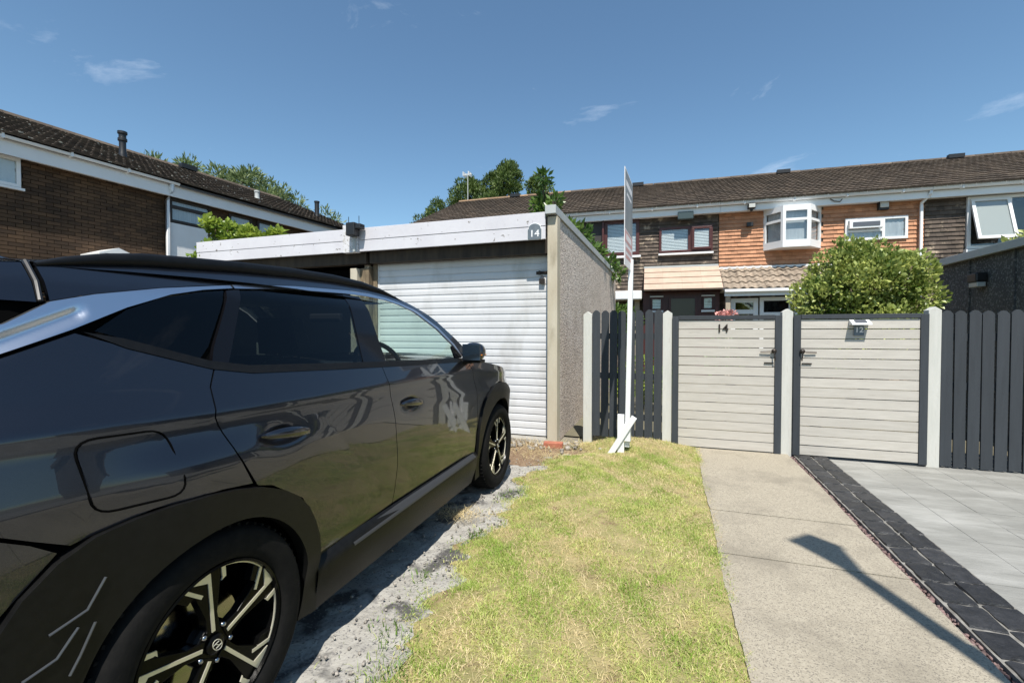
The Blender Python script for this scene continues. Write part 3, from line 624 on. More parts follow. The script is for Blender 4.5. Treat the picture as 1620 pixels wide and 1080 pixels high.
# bay
bw = empty('bay_window', (0,0,0), 0, h12); zb, zt = 3.70, 4.86; f0, f1, w0, w1, yb = 2.92, 3.58, 2.54, 4.0, 14.47
poly = [(w0+ax,15.0+ay-.02),(f0+ax,yb+ay),(f1+ax,yb+ay),(w1+ax,15.0+ay-.02)]
MB().prism([(x, y, zb) for x, y in poly], (0,0,.14)).build('bay_base', MT['upvc'], bw, bevel=.006)
MB().prism([(x, y, zt-.10) for x, y in poly], (0,0,.10)).build('bay_head', MT['upvc'], bw)
ins = [(w0+.12+ax,15.0+ay-.03),(f0+.05+ax,yb+.12+ay),(f1-.05+ax,yb+.12+ay),(w1-.12+ax,15.0+ay-.03)]
MB().prism([(x, y, zb+.14) for x, y in ins], (0,0,.88)).build('bay_interior', MT['curtain'], bw)
for (p, q) in zip(poly, poly[1:]):
    a = Vector((p[0], p[1], 0)); b = Vector((q[0], q[1], 0)); d = (b-a); ln = d.length; ang = math.atan2(d.y, d.x)
    fr = MB(); z0, z1, fw = zb+.14, zt-.10, .06; zm = z0+.62
    fr.box(0,ln,-.0,.06,z0,z0+fw); fr.box(0,ln,0,.06,z1-fw,z1); fr.box(0,fw*1.2,0,.062,z0+fw,z1-fw); fr.box(ln-fw*1.2,ln,0,.062,z0+fw,z1-fw); fr.box(fw,ln-fw,.002,.058,zm-.035,zm+.035)
    o = fr.build('bay_light', MT['upvc'], bw, loc=a, rot=(0,0,ang)); MB().box(.05,ln-.05,.028,.034,z0+.04,z1-.04).build('pane', MT['pane'], o)
window(h12, 4.56+ax, 6.0+ax, 3.86, 4.47, 14.965+ay, MT['upvc'], bars=(5.45+ax,), hbars=((4.6+ax,5.42+ax,4.12),), fw=.065, inside='curtain')
vt = MB().box(4.60+ax,5.41+ax,14.82+ay,14.86+ay,4.14,4.40); 
v1 = B('open_vent', 4.62, 5.40, 14.80, 14.86, 4.17, 4.40, MT['upvc'], h12, .01); B('pane', 4.70, 5.32, 14.785, 14.798, 4.23, 4.34, MT['solar'], v1)
al = B('alarm_box', 5.31, 5.55, 14.86, 14.98, 4.65, 4.93, MT['black'], h12, .01); B('alarm_face', 5.33, 5.53, 14.82, 14.858, 4.70, 4.92, MT['lamp_glass'], al, .02)
B('floodlight', 2.06, 2.26, 14.56, 14.70, 4.86, 5.0, MT['black'], h12, .02); B('floodlight_lens', 2.08, 2.24, 14.54, 14.556, 4.88, 4.98, MT['lamp_glass'], h12); B('lamp_arm', 2.13, 2.19, 14.60, 14.70, 4.80, 4.86, MT['black'], h12)
B('wall_bracket', 2.09, 2.25, 14.85, 14.965, 4.42, 4.53, MT['black'], h12)
cable = MB().tube([(4.12+ax,14.70+ay,5.0),(4.2+ax,14.69+ay,4.93),(4.35+ax,14.69+ay,4.9),(4.4+ax,14.70+ay,4.97)], .012, 6).build('cable', MT['black'], h12)
cn = empty('porch_canopy', (0,0,0), 0, h12)
MB().prism([(1.36+ax,14.02+ay,2.52),(1.36+ax,15.0+ay,3.22),(1.36+ax,15.0+ay,2.50)], (3.6,0,0)).build('canopy_core', MT['soffit'], cn)
cU = Vector((0,.98,.70)); cU.normalize(); cN = Vector((0,-cU.z,cU.y)); Bm = Matrix((Vector((1,0,0)), cU, cN)).transposed().to_4x4()
PV, PF = tile_shape(.21,.33,.028,.0); 
def pantile():
    n = 8; V = []; F = []
    for v, up in ((0,.03),(.41,0)):
        for i in range(n+1): V.append((.215*i/n, v, up+.024*math.sin(2*math.pi*i/n)))
    for i in range(n+1): V.append((.215*i/n, .0, .008+.024*math.sin(2*math.pi*i/n)))
    for i in range(n): F += [(i,i+1,n+1+i+1,n+1+i),(2*n+2+i,2*n+3+i,i+1,i)]
    return MB().add(V, F).mesh('pantile', MT['pantile'], True)
pm = pantile(); pm.polygons.foreach_set('use_smooth', [False]*len(pm.polygons))
for r_ in range(4):
    for c_ in range(17):
        o = bpy.data.objects.new('pantile', pm); o.matrix_basis = Matrix.Translation(Vector((1.37+ax+.211*c_, 14.0+ay, 2.535))+cU*(.315*r_-.03)+cN*(.03+random.uniform(0,.005))) @ Bm @ Matrix.Rotation(random.uniform(-.02,.02), 4, 'Z') @ Matrix.Rotation(-.02, 4, 'X'); link(o, cn)
B('canopy_flashing', 1.36, 4.98, 14.86, 14.96, 3.20, 3.26, MT['white'], cn)
B('canopy_gutter', 1.37, 5.0, 13.86, 13.96, 2.44, 2.52, MT['upvc'], cn, .015); B('canopy_fascia', 1.38, 4.98, 13.97, 14.0, 2.34, 2.50, MT['upvc'], cn)
B('porch_post', 1.42, 1.54, 14.02, 14.14, 0, 2.36, MT['render_cream'], h12)
window(h12, 1.60+ax, 2.30+ax, 1.2, 2.30, 14.4+ay, MT['upvc'], fw=.12, inside='dark', hbars=((1.6+ax,2.3+ax,1.92),)); window(h12, 2.34+ax, 3.16+ax, .4, 2.32, 14.4+ay, MT['upvc'], fw=.10, inside='dark', hbars=((2.34+ax,3.16+ax,1.85),)); window(h12, 3.2+ax, 4.3+ax, .4, 2.32, 14.4+ay, MT['upvc'], fw=.10, inside='dark', hbars=((3.2+ax,4.3+ax,1.85),))
B('downpipe', 6.24, 6.31, 14.86, 14.93, 0, 4.72, MT['upvc'], h12, .02); MB().tube([(6.275+ax,14.90+ay,4.70),(6.275+ax,14.89+ay,4.76),(6.37+ax,14.70+ay,4.93),(6.38+ax,14.67+ay,5.02)], .038, 10).build('downpipe_bend', MT['upvc'], h12, smooth=True)
# number 10
h10, ax, ay, B = terrace_house(6.384, 11.4, 'brown tile hung terraced house with tilted white window at right', MT['brown_tile'], MT['roof_tile'])
hung_tiles(h10, 6.39+ax, 7.27+ax, 2.2, 4.86, 15.0+ay, [], MT['brown_tile']); hung_tiles(h10, 7.27+ax, 11.3+ax, 2.2, 3.46, 15.0+ay, [], MT['brown_tile'])
window(h10, 7.27+ax, 9.6+ax, 3.5, 4.84, 14.965+ay, MT['upvc'], bars=(8.14+ax,), fw=.08, inside='dark')
sh = empty('tilted_sash', (7.72+ax, 14.93+ay, 4.76), 0, h10); sh.rotation_euler = (R(-17),0,0)
fr = MB().box(-.40,.40,-.05,0,-.07,0).box(-.40,.40,-.05,0,-1.12,-1.05).box(-.40,-.33,-.05,0,-1.05,-.07).box(.33,.40,-.05,0,-1.05,-.07).build('sash_frame', MT['upvc'], sh)
MB().box(-.34,.34,-.03,-.022,-1.06,-.06).build('pane', MT['pane'], sh); MB().box(-.34,.34,-.02,-.014,-1.06,-.06).build('obscure_film', MT['lamp_glass'], sh)
B('sill', 7.22, 9.7, 14.84, 14.96, 3.40, 3.48, MT['upvc'], h10, .005)

# brick terrace on the left, wall facing the drive
BA = -math.atan(.0748)
def brick_house(y0, y1, label, near):
    t = thing('brick_house', label, 'house', (-11.95,5,0), BA)
    MB().box(-8.2,-.03,y0,y1,-.02,4.9).build('wall', MT['mortar'], t)
    EX, EZ_, RX, RZ_ = .30, 5.02, -4.05, 6.82
    rf = empty('roof', (0,0,0), 0, t)
    MB().prism([(EX,y0,EZ_-.05),(RX,y0,RZ_-.05),(-8.4,y0,EZ_-.05),(-8.4,y0,EZ_-.15),(RX,y0,RZ_-.25),(EX,y0,EZ_-.1)], (0,y1-y0-.004,0)).build('roof_deck', MT['felt'], rf)
    slp = math.hypot(EX-RX, RZ_-EZ_)
    if near: roof_slope(rf, (EX+.05,y0,EZ_-.03), (0,1,0), (RX-EX,0,RZ_-EZ_), y1-y0, slp, MT['roof_tile_obj'], gauge=.335, objs=True, keep=lambda r, c: c*.3+y0 > -1.2)
    else: roof_slope(rf, (EX+.05,y0,EZ_-.03), (0,1,0), (RX-EX,0,RZ_-EZ_), y1-y0, slp, MT['roof_tile_obj'], gauge=.335, objs=True, keep=lambda r, c: r < 13)
    rg = MB(); n = int((y1-y0)/.45)
    for k in range(n):
        a = y0+(y1-y0)*k/n; rg.prism([(RX-.13,a,RZ_-.02),(RX-.07,a,RZ_+.07),(RX,a,RZ_+.10),(RX+.07,a,RZ_+.07),(RX+.13,a,RZ_-.02)], (0,(y1-y0)/n-.012,0))
    tag(rg.build('ridge_tiles', MT['roof_tile'], rf), kind='stuff')
    MB().box(.18,.22,y0,y1-.003,4.66,4.97).build('fascia_board', MT['upvc'], t); MB().box(-.03,.18,y0,y1-.003,4.70,4.73).build('soffit', MT['soffit'], t)
    return t, rf
def bricks(t, y0, y1, z0, z1, holes):
    m = MB(); r = 0; z = z0
    while z < z1:
        y = y0-(.1125 if r % 2 else 0)
        while y < y1:
            a, b = max(y, y0)+.005, min(y+.225, y1)-.005
            if b-a > .03 and not any(h[0] < (a+b)/2 < h[1] and h[2] < z+.03 < h[3] for h in holes):
                e = random.uniform(-.002,.002); zt = min(z+.065, z1)
                m.add([(e,a,z),(e,b,z),(e,b,zt),(e,a,zt),(-.03,a,z),(-.03,b,z),(-.03,b,zt),(-.03,a,zt)], [(0,1,2,3),(0,4,5,1),(1,5,6,2),(2,6,7,3),(3,7,4,0)])
            y += .225
        z += .075; r += 1
    return tag(m.build('brickwork', MT['brick'], t), kind='stuff')
def side_window(t, y0, y1, z0, z1, fm, inside, bars=(), hb=(), fw=.06):
    e = empty('window', (0.0, 0, 0), R(90), t)     # local x -> +y of the house, local y -> -x
    fr = MB(); a, b = -.05, .02
    fr.box(y0,y1,a,b,z1-fw,z1).box(y0,y1,a,b,z0,z0+fw).box(y0,y0+fw,a,b,z0+fw,z1-fw).box(y1-fw,y1,a,b,z0+fw,z1-fw)
    for q in bars: fr.box(q-.03,q+.03,a+.002,b,z0+fw,z1-fw)
    for q in hb: fr.box(y0+fw,y1-fw,a+.003,b,q-.04,q+.04)
    fr.build('frame', fm, e, bevel=.004); MB().box(y0+.04,y1-.04,-.012,-.006,z0+.04,z1-.04).build('pane', MT['pane'], e)
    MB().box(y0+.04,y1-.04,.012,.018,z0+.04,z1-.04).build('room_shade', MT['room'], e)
    c = MB(); n = 36; c.add([(y0+fw+(y1-y0-2*fw)*i/n, .004+.005*math.sin(i*1.9), z) for i in range(n+1) for z in (z0+fw, z1-fw)], [(2*i,2*i+2,2*i+3,2*i+1) for i in range(n)])
    c.build('curtain', MT['curtain'] if inside == 'curtain' else MT['blind'], e, smooth=True)
bn, rn = brick_house(-3.2, 2.93, 'brown brick house at far left with white fascia and black roof flue', True)
bricks(bn, -3.2, 2.93, .0, 4.70, [(-1.0,.36,4.12,4.8)])
side_window(bn, -1.0, .36, 4.13, 4.69, MT['upvc'], 'blind')
MB().box(.0,.06,-1.05,.41,4.08,4.125).build('sill', MT['upvc'], bn)
m = MB(); pr = [(-.055,.03),(-.06,0),(-.04,-.045),(0,-.06),(.04,-.045),(.055,0)]; vs = [(.285+p,q,4.985+s_) for q in (-3.2,3.1) for p, s_ in pr]
m.add(vs, [(i,i+1,7+i,6+i) for i in range(5)]+[tuple(range(6)), tuple(range(11,5,-1))])
for k in range(6): m.box(.21,.355,-3+k*1.0,-2.96+k*1.0,4.92,5.03)
m.build('gutter', MT['upvc'], bn)
MB().tube([(.27,2.95,4.95),(.26,2.95,4.80),(.08,2.95,4.55),(.07,2.95,0)], .05, 10).build('downpipe', MT['upvc'], bn, smooth=True)
fx = -1.75; MB().lathe([(.09,0),(.085,.12),(.075,.15),(.075,.42),(.10,.44),(.10,.50),(.08,.52),(.08,.60),(.105,.62),(.105,.68),(0,.69)], 16, 'z', (fx,3.2-.25,5.86)).build('roof_flue', MT['black'], rn, smooth=True, auto=True)
bf, rfa = brick_house(2.936, 9.6, 'further brown brick house with dark windows above the garage fascia', False)
bricks(bf, 2.94, 9.5, .0, 4.70, [(3.0,4.05,4.06,4.66),(4.55,6.1,4.0,4.66)])
side_window(bf, 3.02, 4.05, 4.08, 4.66, MT['panel_dark'], 'curtain', hb=(4.46,)); side_window(bf, 4.55, 5.25, 3.9, 4.64, MT['panel_dark'], 'curtain'); side_window(bf, 5.42, 6.1, 3.9, 4.64, MT['panel_dark'], 'curtain')
MB().box(-.02,.03,3.02,4.2,2.2,4.06).build('white_panel', MT['white'], bf)
for (yy, h, rad, mt) in ((6.3,.20,.07,'grey_trim'),(8.75,.5,.08,'black')):
    xx = -1.1; MB().lathe([(rad*1.2,0),(rad,.06),(rad,h),(rad*1.2,h+.01),(rad*1.2,h+.06),(0,h+.07)], 14, 'z', (xx,yy,5.62)).build('roof_flue', MT[mt], rfa, smooth=True, auto=True)
MB().box(-3.9,-3.7,5.6,6.1,6.78,6.93).build('ridge_vent', MT['black'], rfa)
PR = thing('porch', 'small white gabled porch top showing above the car roof', 'porch', (-11.6,7.0,0), BA)
MB().box(-.3,.5,-.75,.55,2.86,3.0).build('fascia_board', MT['upvc'], PR, bevel=.01); MB().prism([(.5,-.75,3.0),(.5,-.05,3.0),(.5,-.4,3.14)], (-.8,0,0)).build('gable', MT['upvc'], PR); MB().box(-.25,.45,-.7,.5,0,2.86).build('wall', MT['render_cream'], PR)
#PART3
# ------------------------------------------------------------------ planting
def leaf_mesh(name, P, D, size, mat, width=.5, fold=.25, jitter=.35):
    """P (n,3) positions, D (n,3) outward directions; each leaf is a folded diamond of 4 triangles"""
    n = len(P); D = D+rng.normal(0, jitter, (n,3)); D /= np.linalg.norm(D, axis=1)[:,None]
    S = rng.normal(0, 1, (n,3)); S -= (S*D).sum(1)[:,None]*D; S /= np.linalg.norm(S, axis=1)[:,None]
    Nn = np.cross(D, S); L_ = (size*rng.uniform(.6, 1.25, n))[:,None]; Wd = L_*width*.5
    a = P; b = P+D*L_*.5+S*Wd+Nn*Wd*fold; c = P+D*L_-Nn*L_*.08; d = P+D*L_*.5-S*Wd+Nn*Wd*fold; e = P+D*L_*.5
    V = np.stack([a,b,c,d,e], 1).reshape(-1,3); k = (np.arange(n)*5)[:,None]
    F = np.concatenate([k+np.array([[0,1,4]]), k+np.array([[1,2,4]]), k+np.array([[2,3,4]]), k+np.array([[3,0,4]])], 0)
    return np_mesh(name, V, F, mat)
def limbs(mb, base, tips, r0, r1=.01, seg=4, wig=.12):
    base = Vector(base)
    for t in tips:
        t = Vector(t); pts = []; L_ = (t-base).length
        for i in range(seg+1):
            f = i/seg; p = base.lerp(t, f)+Vector((random.uniform(-1,1), random.uniform(-1,1), random.uniform(-.5,.5)))*wig*L_*.2*math.sin(f*math.pi); pts.append(p)
        mb.tube(pts, [r0+(r1-r0)*i/seg for i in range(seg+1)], 6)
def clumps(centers, radii, n, shell=.55):
    """points spread over many small sub-clumps: returns P, D"""
    C = np.array(centers); Rr = np.array(radii); w_ = Rr**2; w_ = w_/w_.sum(); idx = rng.choice(len(C), n, p=w_)
    d = rng.normal(0, 1, (n,3)); d /= np.linalg.norm(d, axis=1)[:,None]; r = Rr[idx]*(shell+(1-shell)*rng.random(n)**.6)
    return C[idx]+d*r[:,None], d*.7+np.array([0,0,.35])
def tree(name, label, cat, base, trunk_h, r0, centers, radii, n, size, mat, width=.5, group=None, shell=.45, crown='crown', wig=.15):
    t = thing(name, label, cat, base, 0, group); b = Vector(base)
    m = MB(); loc = [Vector(c)-b for c in centers]
    m.tube([(0,0,-.05),(random.uniform(-.05,.05),random.uniform(-.05,.05),trunk_h*.6),(0,0,trunk_h)], [r0, r0*.8, r0*.6], 8)
    limbs(m, (0,0,trunk_h*.95), loc, r0*.45, .008, wig=wig)
    m.build('trunk', MT['bark'], t, smooth=True)
    P, D = clumps([tuple(c) for c in loc], radii, n, shell)
    inst(crown, leaf_mesh(crown, P, D, size, LF[mat], width), t)
    return t
def rand_cloud(c, r, k, rmin, rmax, squash=1., top=None):
    cs = []; rs = []
    while len(cs) < k:
        d = Vector((random.gauss(0,1), random.gauss(0,1), random.gauss(0,1))).normalized()*random.uniform(.55,1)
        p = Vector((c[0]+d.x*r[0], c[1]+d.y*r[1], c[2]+d.z*r[2]))
        cs.append(tuple(p)); rs.append(random.uniform(rmin, rmax))
    return cs, rs
# big clipped variegated shrub behind the right gate
cs, rs = rand_cloud((2.62,7.9,1.82), (.76,.64,.76), 150, .13, .26)
cs += [(2.62,7.9,1.6),(2.5,7.8,1.2),(2.8,8.0,1.2)]; rs += [.5,.5,.5]
tree('variegated_shrub', 'big rounded cream variegated shrub behind the right gate', 'shrub', (2.62,7.9,0), .8, .05, cs, rs, 40000, .066, 'laurel', .62, shell=.5)
# broad-leaved shrub rising behind the garage
cs = []; rs = []
for (p, q, k) in (((-2.75,9.9,3.0),(-2.75,9.9,4.75),13),((-2.6,9.9,3.0),(-2.4,9.7,4.1),8),((-3.0,10,3.0),(-2.95,10,4.0),8),((-2.75,9.9,3),(-2.7,9.8,4.45),7)):
    for i in range(k):
        v = Vector(p).lerp(Vector(q), i/(k-1))+Vector((random.uniform(-.18,.18),)*1+(random.uniform(-.2,.2), random.uniform(-.1,.1))); cs.append(tuple(v)); rs.append(random.uniform(.10,.22)*(1-.45*i/(k-1)))
tree('broadleaf_shrub', 'tall broad leaved shrub poking up behind the garage roof', 'shrub', (-2.75,10.4,0), 2.6, .06, cs, rs, 2600, .17, 'magnolia', .42, shell=.15)
# overhang along the side coping
cs, rs = rand_cloud((-1.62,8.6,3.05), (.26,.9,.22), 16, .08, .17); cs += [(-1.45,9.6,3.0),(-1.3,10.6,2.9),(-1.25,11.2,2.75)]; rs += [.16,.16,.18]
tree('trailing_shrub', 'leafy branches trailing over the garage side wall coping', 'shrub', (-1.75,12.4,0), 2.5, .03, cs, rs, 1500, .15, 'magnolia', .42, shell=.1)
# climber on the left fascia end
cs = []; rs = []
for (x, y, z, k, s) in ((-7.25,5.5,2.62,9,.2),(-7.0,5.7,2.95,8,.18),(-6.6,5.8,2.92,7,.15),(-6.1,5.9,2.9,6,.12),(-7.35,5.5,2.2,8,.2),(-7.1,5.55,3.12,4,.12)):
    for i in range(k): cs.append((x+random.uniform(-1,1)*s, y+random.uniform(-1,1)*s*.6, z+random.uniform(-1,1)*s*.7)); rs.append(random.uniform(.06,.13))
tree('climbing_plant', 'lime green climber spilling over the left end of the garage fascia', 'climber', (-7.35,5.6,0), 2.0, .03, cs, rs, 2600, .085, 'climber', .75, shell=.2)
# conifers behind the end house
def conifer(base, h, rad, n, label, sx=1.):
    t = thing('conifer_tree', label, 'tree', base, 0, 'conifers behind the terrace'); 
    MB().tube([(0,0,-.05),(0,0,h*.6),(0,0,h*.97)], [.2,.12,.02], 8).build('trunk', MT['bark'], t, smooth=True)
    cs = []; rs = []
    for i in range(170):
        f = random.random()**.8; z = h*(.42+.58*f); rr = rad*(1-f)**.55*random.uniform(.35,1.05)+.05; a = random.uniform(0,6.28); cs.append((rr*math.cos(a)*sx, rr*math.sin(a), z)); rs.append(random.uniform(.24,.52)*(1-.45*f))
    P, D = clumps(cs, rs, n, .3); D[:,2] += .5
    inst('crown', leaf_mesh('crown', P, D, .19, LF['conifer'], .30), t)
conifer((-8.8,25.0,0), 10.9, 2.8, 28000, 'tallest dark conifer standing behind the end house roof', 1.0)
conifer((-11.1,24.6,0), 10.2, 2.8, 25000, 'shorter conifer left of the tallest one, behind the roof')
conifer((-7.2,25.6,0), 10.2, 2.2, 16000, 'conifer right of the tallest one, behind the ridge')
conifer((-13.0,24.2,0), 8.9, 2.5, 17000, 'low conifer at the left end of the conifer row')
conifer((-9.9,25.4,0), 10.6, 2.2, 18000, 'conifer between the tallest one and the aerial pole')
# loose grey-green trees behind the brick houses
def loose(base, c, r, k, n, label, size=.28, group='grey green trees behind the brick houses'):
    cs, rs = rand_cloud(c, r, k, .18, .6); tree('willow_tree', label, 'tree', base, c[2]-r[2]*.6, .16, cs, rs, n, size, 'willow', .26, group, shell=.1)
loose((-22.3,15.9,0), (-22.3,15.9,7.9), (2.0,2.2,1.6), 60, 7500, 'loose grey green tree over the brick roof ridge, the leftmost one')
loose((-20.1,17.7,0), (-20.1,17.7,7.7), (1.8,1.9,2.1), 84, 12000, 'fuller grey green tree behind the brick roof, right of the leftmost')
loose((-18.7,19.3,0), (-18.7,19.3,7.0), (.7,.8,1.2), 16, 1200, 'small sparse tree just past the black roof flue')
loose((-17.5,20.4,0), (-17.5,20.4,6.9), (.5,.5,1.1), 13, 900, 'tiny lone sapling top beyond the end of the brick roof')
# aerial
AE = thing('tv_aerial', 'small white aerial on a thin pole above the conifers', 'aerial', (-10.1,22.2,0))
MB().tube([(0,0,5.0),(0,0,9.65)], .022, 8).build('pole', MT['grey_trim'], AE); MB().box(-.2,.2,-.015,.015,9.6,9.64).box(-.2,-.17,-.2,.2,9.5,9.72).box(.1,.13,-.2,.2,9.5,9.72).build('antenna', MT['white'], AE)
# plants seen over and through the fences
cs, rs = rand_cloud((-1.25,12.3,1.5), (.45,.4,.65), 22, .12, .24); tree('garden_shrub', 'green shrub under the white flat canopy behind the pickets', 'shrub', (-1.25,12.3,0), .7, .03, cs, rs, 2200, .12, 'magnolia', .45, shell=.2)
cs, rs = rand_cloud((-.45,8.3,.5), (.55,.5,.4), 18, .10, .2); tree('garden_plant', 'low yellow green plant glimpsed between the left pickets', 'plant', (-.45,8.3,0), .3, .02, cs, rs, 1600, .09, 'climber', .5, shell=.2)
cs = [(6.0,11.0,2.9),(6.3,10.9,3.1),(6.6,10.8,3.3),(6.9,10.7,3.5),(6.2,11,2.7),(6.65,10.9,3.0),(6.9,10.8,3.1),(7.2,10.7,3.6)]; rs = [.22,.25,.3,.28,.3,.35,.35,.3]
tree('climbing_rose', 'pale green bush above the dark garage roof at the right edge', 'shrub', (6.7,11.0,0), 1.8, .04, cs, rs, 1700, .11, 'laurel', .5, shell=.1)
fl_ = thing('flowering_plant', 'pink flower head peeping over gate number 14', 'plant', (.78,7.4,0))
MB().tube([(0,0,-.02),(.02,0,.8),(0,0,1.5)], [.012,.01,.008], 6).build('stem', MT['bark'], fl_)
P, D = clumps([(0,0,1.58),(.07,0,1.6),(-.08,0,1.57)], [.07,.065,.06], 260, .7); inst('petals', leaf_mesh('petals', P, D, .045, MT['pink'], .9), fl_)
P, D = clumps([(0,0,1.2),(.1,0,1.0),(-.1,0,.9)], [.2,.2,.2], 260, .2); inst('leaves', leaf_mesh('leaves', P, D, .09, LF['magnolia'], .5), fl_)

# ------------------------------------------------------------------ lawn grass
def blades(name, n, fn, h0, h1, w, mat, label, cat, lean=.6, hmod=None):
    P = np.array([fn() for _ in range(n)]); a = rng.uniform(0, 2*math.pi, n); h = rng.uniform(h0, h1, n)
    S = np.stack([np.cos(a), np.sin(a), np.zeros(n)], 1); b = rng.uniform(0, 2*math.pi, n); ln = rng.random(n)**.7*lean
    T = np.stack([np.cos(b)*ln, np.sin(b)*ln, np.ones(n)], 1); T /= np.linalg.norm(T, axis=1)[:,None]
    if hmod is not None: h = h*np.array([hmod(*q[:2]) for q in P])
    ww = w*rng.uniform(.6, 1.3, n)[:,None]; mid = P+T*(h*.55)[:,None]; tip = P+T*h[:,None]*.85+np.stack([np.cos(b)*ln*.5*h, np.sin(b)*ln*.5*h, -.1*h*ln], 1)
    V = np.stack([P-S*ww, P+S*ww, mid+S*ww*.7, mid-S*ww*.7, tip], 1).reshape(-1,3); k = (np.arange(n)*5)[:,None]
    F = np.concatenate([k+np.array([[0,1,2]]), k+np.array([[0,2,3]]), k+np.array([[3,2,4]])], 0)
    return tag(inst(name, np_mesh(name, V, F, mat), None), label, cat, kind='stuff')
def patch(x, y): return math.sin(x*3.1+1.3*math.sin(y*2.2))*math.sin(y*2.7+.8*math.sin(x*4))+.5*math.sin(x*9+y*7)
def lawn_pt():
    while True:
        y = .7+5.05*random.random()**1.25; x = random.uniform(-1.35,.325); e = x-lawn_edge(y)
        if e < -.02: 
            if random.random() > .25*math.exp(e*14): continue
        elif e < .10 and random.random() > .5+e*5: continue
        if x > .31 and random.random() > .4: continue
        q = patch(x, y)+.5*math.sin(x*15+2*math.sin(y*6))*math.sin(y*13)
        if q < -.55 and random.random() > .28: continue
        if y > 5.3 and random.random() > .5: continue
        return (x, y, max(lawn_z(min(x, .30), y)-.004, .0))
blades('lawn_grass', 150000, lawn_pt, .010, .036, .0017, LF['grass'], 'short sun dried lawn grass between driveway and path', 'grass', 1.1, hmod=lambda x, y: .85+.38*patch(x*2.3+1, y*2.1)+.25*math.sin(x*21)*math.sin(y*17))
def dry_pt():
    while True:
        y = .8+4.9*random.random(); x = random.uniform(-1.3,.33)
        if patch(x*1.3+2, y*1.2) > -.1 and random.random() > .25 and y < 5.0: continue
        if x < lawn_edge(y)-.05: continue
        return (x, y, lawn_z(min(x, .30), y))
blades('dry_grass', 26000, dry_pt, .015, .04, .0015, LF['straw'], 'bleached straw coloured grass scattered over the lawn', 'grass', 1.6)
def weed_pt():
    c = random.choice(((-1.22,3.55,.12),(-1.28,2.2,.08),(-1.15,1.75,.12),(-1.02,1.5,.1),(.05,1.95,.12),(-1.05,5.2,.12),(-1.2,2.75,.07)))
    return (c[0]+random.gauss(0,c[2]*.5), c[1]+random.gauss(0,c[2]*.5), .012)
blades('weed_clumps', 380, weed_pt, .02, .05, .003, LF['weed'], 'small green weeds along the ragged lawn edge', 'weeds', .9)
def straw_pt():
    c = random.choice(((-1.5,4.95,.28),(-1.2,4.7,.2),(-1.45,3.0,.1),(-1.0,5.3,.15),(-1.6,5.2,.2))); return (c[0]+random.gauss(0,c[2]), c[1]+random.gauss(0,c[2]*.6), .03)
blades('dead_stalks', 1500, straw_pt, .04, .11, .0016, LF['straw'], 'dead straw stalks on the dirt by the garage corner', 'straw', 4.)
chips('loose_stones', 420, lambda: (lambda y: (lawn_edge(y)-abs(random.gauss(0,.22)), y, .006))(random.uniform(1.2,5.2)), .003, .009, MT['stone'], 'loose grit and stones on the broken driveway edge', 'stones', .6)
chips('garage_rubble', 60, lambda: (-1.5+random.gauss(0,.35), 5.15+random.gauss(0,.14), .03), .01, .035, MT['stone'], 'small rubble at the garage threshold', 'rubble', .6)
#PART4
# ------------------------------------------------------------------ the car (local: x right, y forward from rear axle, z up)
CAR = thing('suv', 'graphite grey SUV parked nose in towards the garage door', 'car', (-2.265,1.03,0), R(1.45))
def ip(t, x):
    if x <= t[0][0]: return t[0][1]
    for (a, b), (c, d) in zip(t, t[1:]):
        if x <= c: return b+(d-b)*(x-a)/(c-a)
    return t[-1][1]
def sst(x): x = max(0., min(1., x)); return x*x*(3-2*x)
ZC = [(-.9,1.14),(-.48,1.124),(0,1.099),(.47,1.084),(.92,1.078),(2.2,1.055),(3.5,.93)]
def Wraw(u, z, zc):
    k = 1-.75*sst((u-.7)/.9); rear = 1-sst((u-.25)/.7); fr = sst((u-2.05)/.4)
    t = [(.05,.87),(.38,.892),(.50,.903),(.70,.914),(zc-.16,.916+.012*rear+.008*fr),(zc-.045,.9058-.0010*k),(zc-.004,.908),(1.18+.0*u,.858),(1.48,.705),(1.54,.645),(1.60,.58),(1.72,.46)]
    return ip(t, z)
def Wc(u, z):
    zc = ip(ZC, u); s = sum(Wraw(u, z+d, zc)*w_ for d, w_ in ((-.012,.15),(-.006,.22),(0,.26),(.006,.22),(.012,.15)))
    d = (u-.50)*-.743+(z-1.00)*-.669
    s += .05*max(0, d)*sst((zc-.05-z)/.10)*sst((z-.33)/.15)*sst((u+.35)/.3)*(d < .55)+(.0275*sst((zc-.05-z)/.10)*sst((z-.33)/.15)*sst((u+.35)/.3) if d >= .55 else 0)
    d2 = (u-1.72)*.9+(z-.95)*.35
    s += .028*max(0, min(d2, .6))*sst((zc-.06-z)/.12)*sst((z-.3)/.15)
    for (a, b) in ((.275,.968),(1.225,.938)): s -= .020*math.exp(-((u-a)/.085)**2-((z-b)/.036)**2)
    # recessed arrow in the rear pillar
    if z > 1.22 and u < -.15:
        s -= .014*sst((-.225-u)/.04)*sst((z-(1.372+.47*(u+.25)))/.036)*sst((1.432+.42*(u+.25)-z)/.036)
    if u > 2.7: s -= .365*(u-2.7)**2
    if u < -.35: s -= .25*(u+.35)**2
    return s
def resample(poly, sp):
    out = []
    n = len(poly)
    for i in range(n):
        a, b = poly[i], poly[(i+1)%n]; L_ = math.dist(a, b); k = max(1, int(round(L_/sp)))
        for j in range(k): out.append((a[0]+(b[0]-a[0])*j/k, a[1]+(b[1]-a[1])*j/k))
    return out
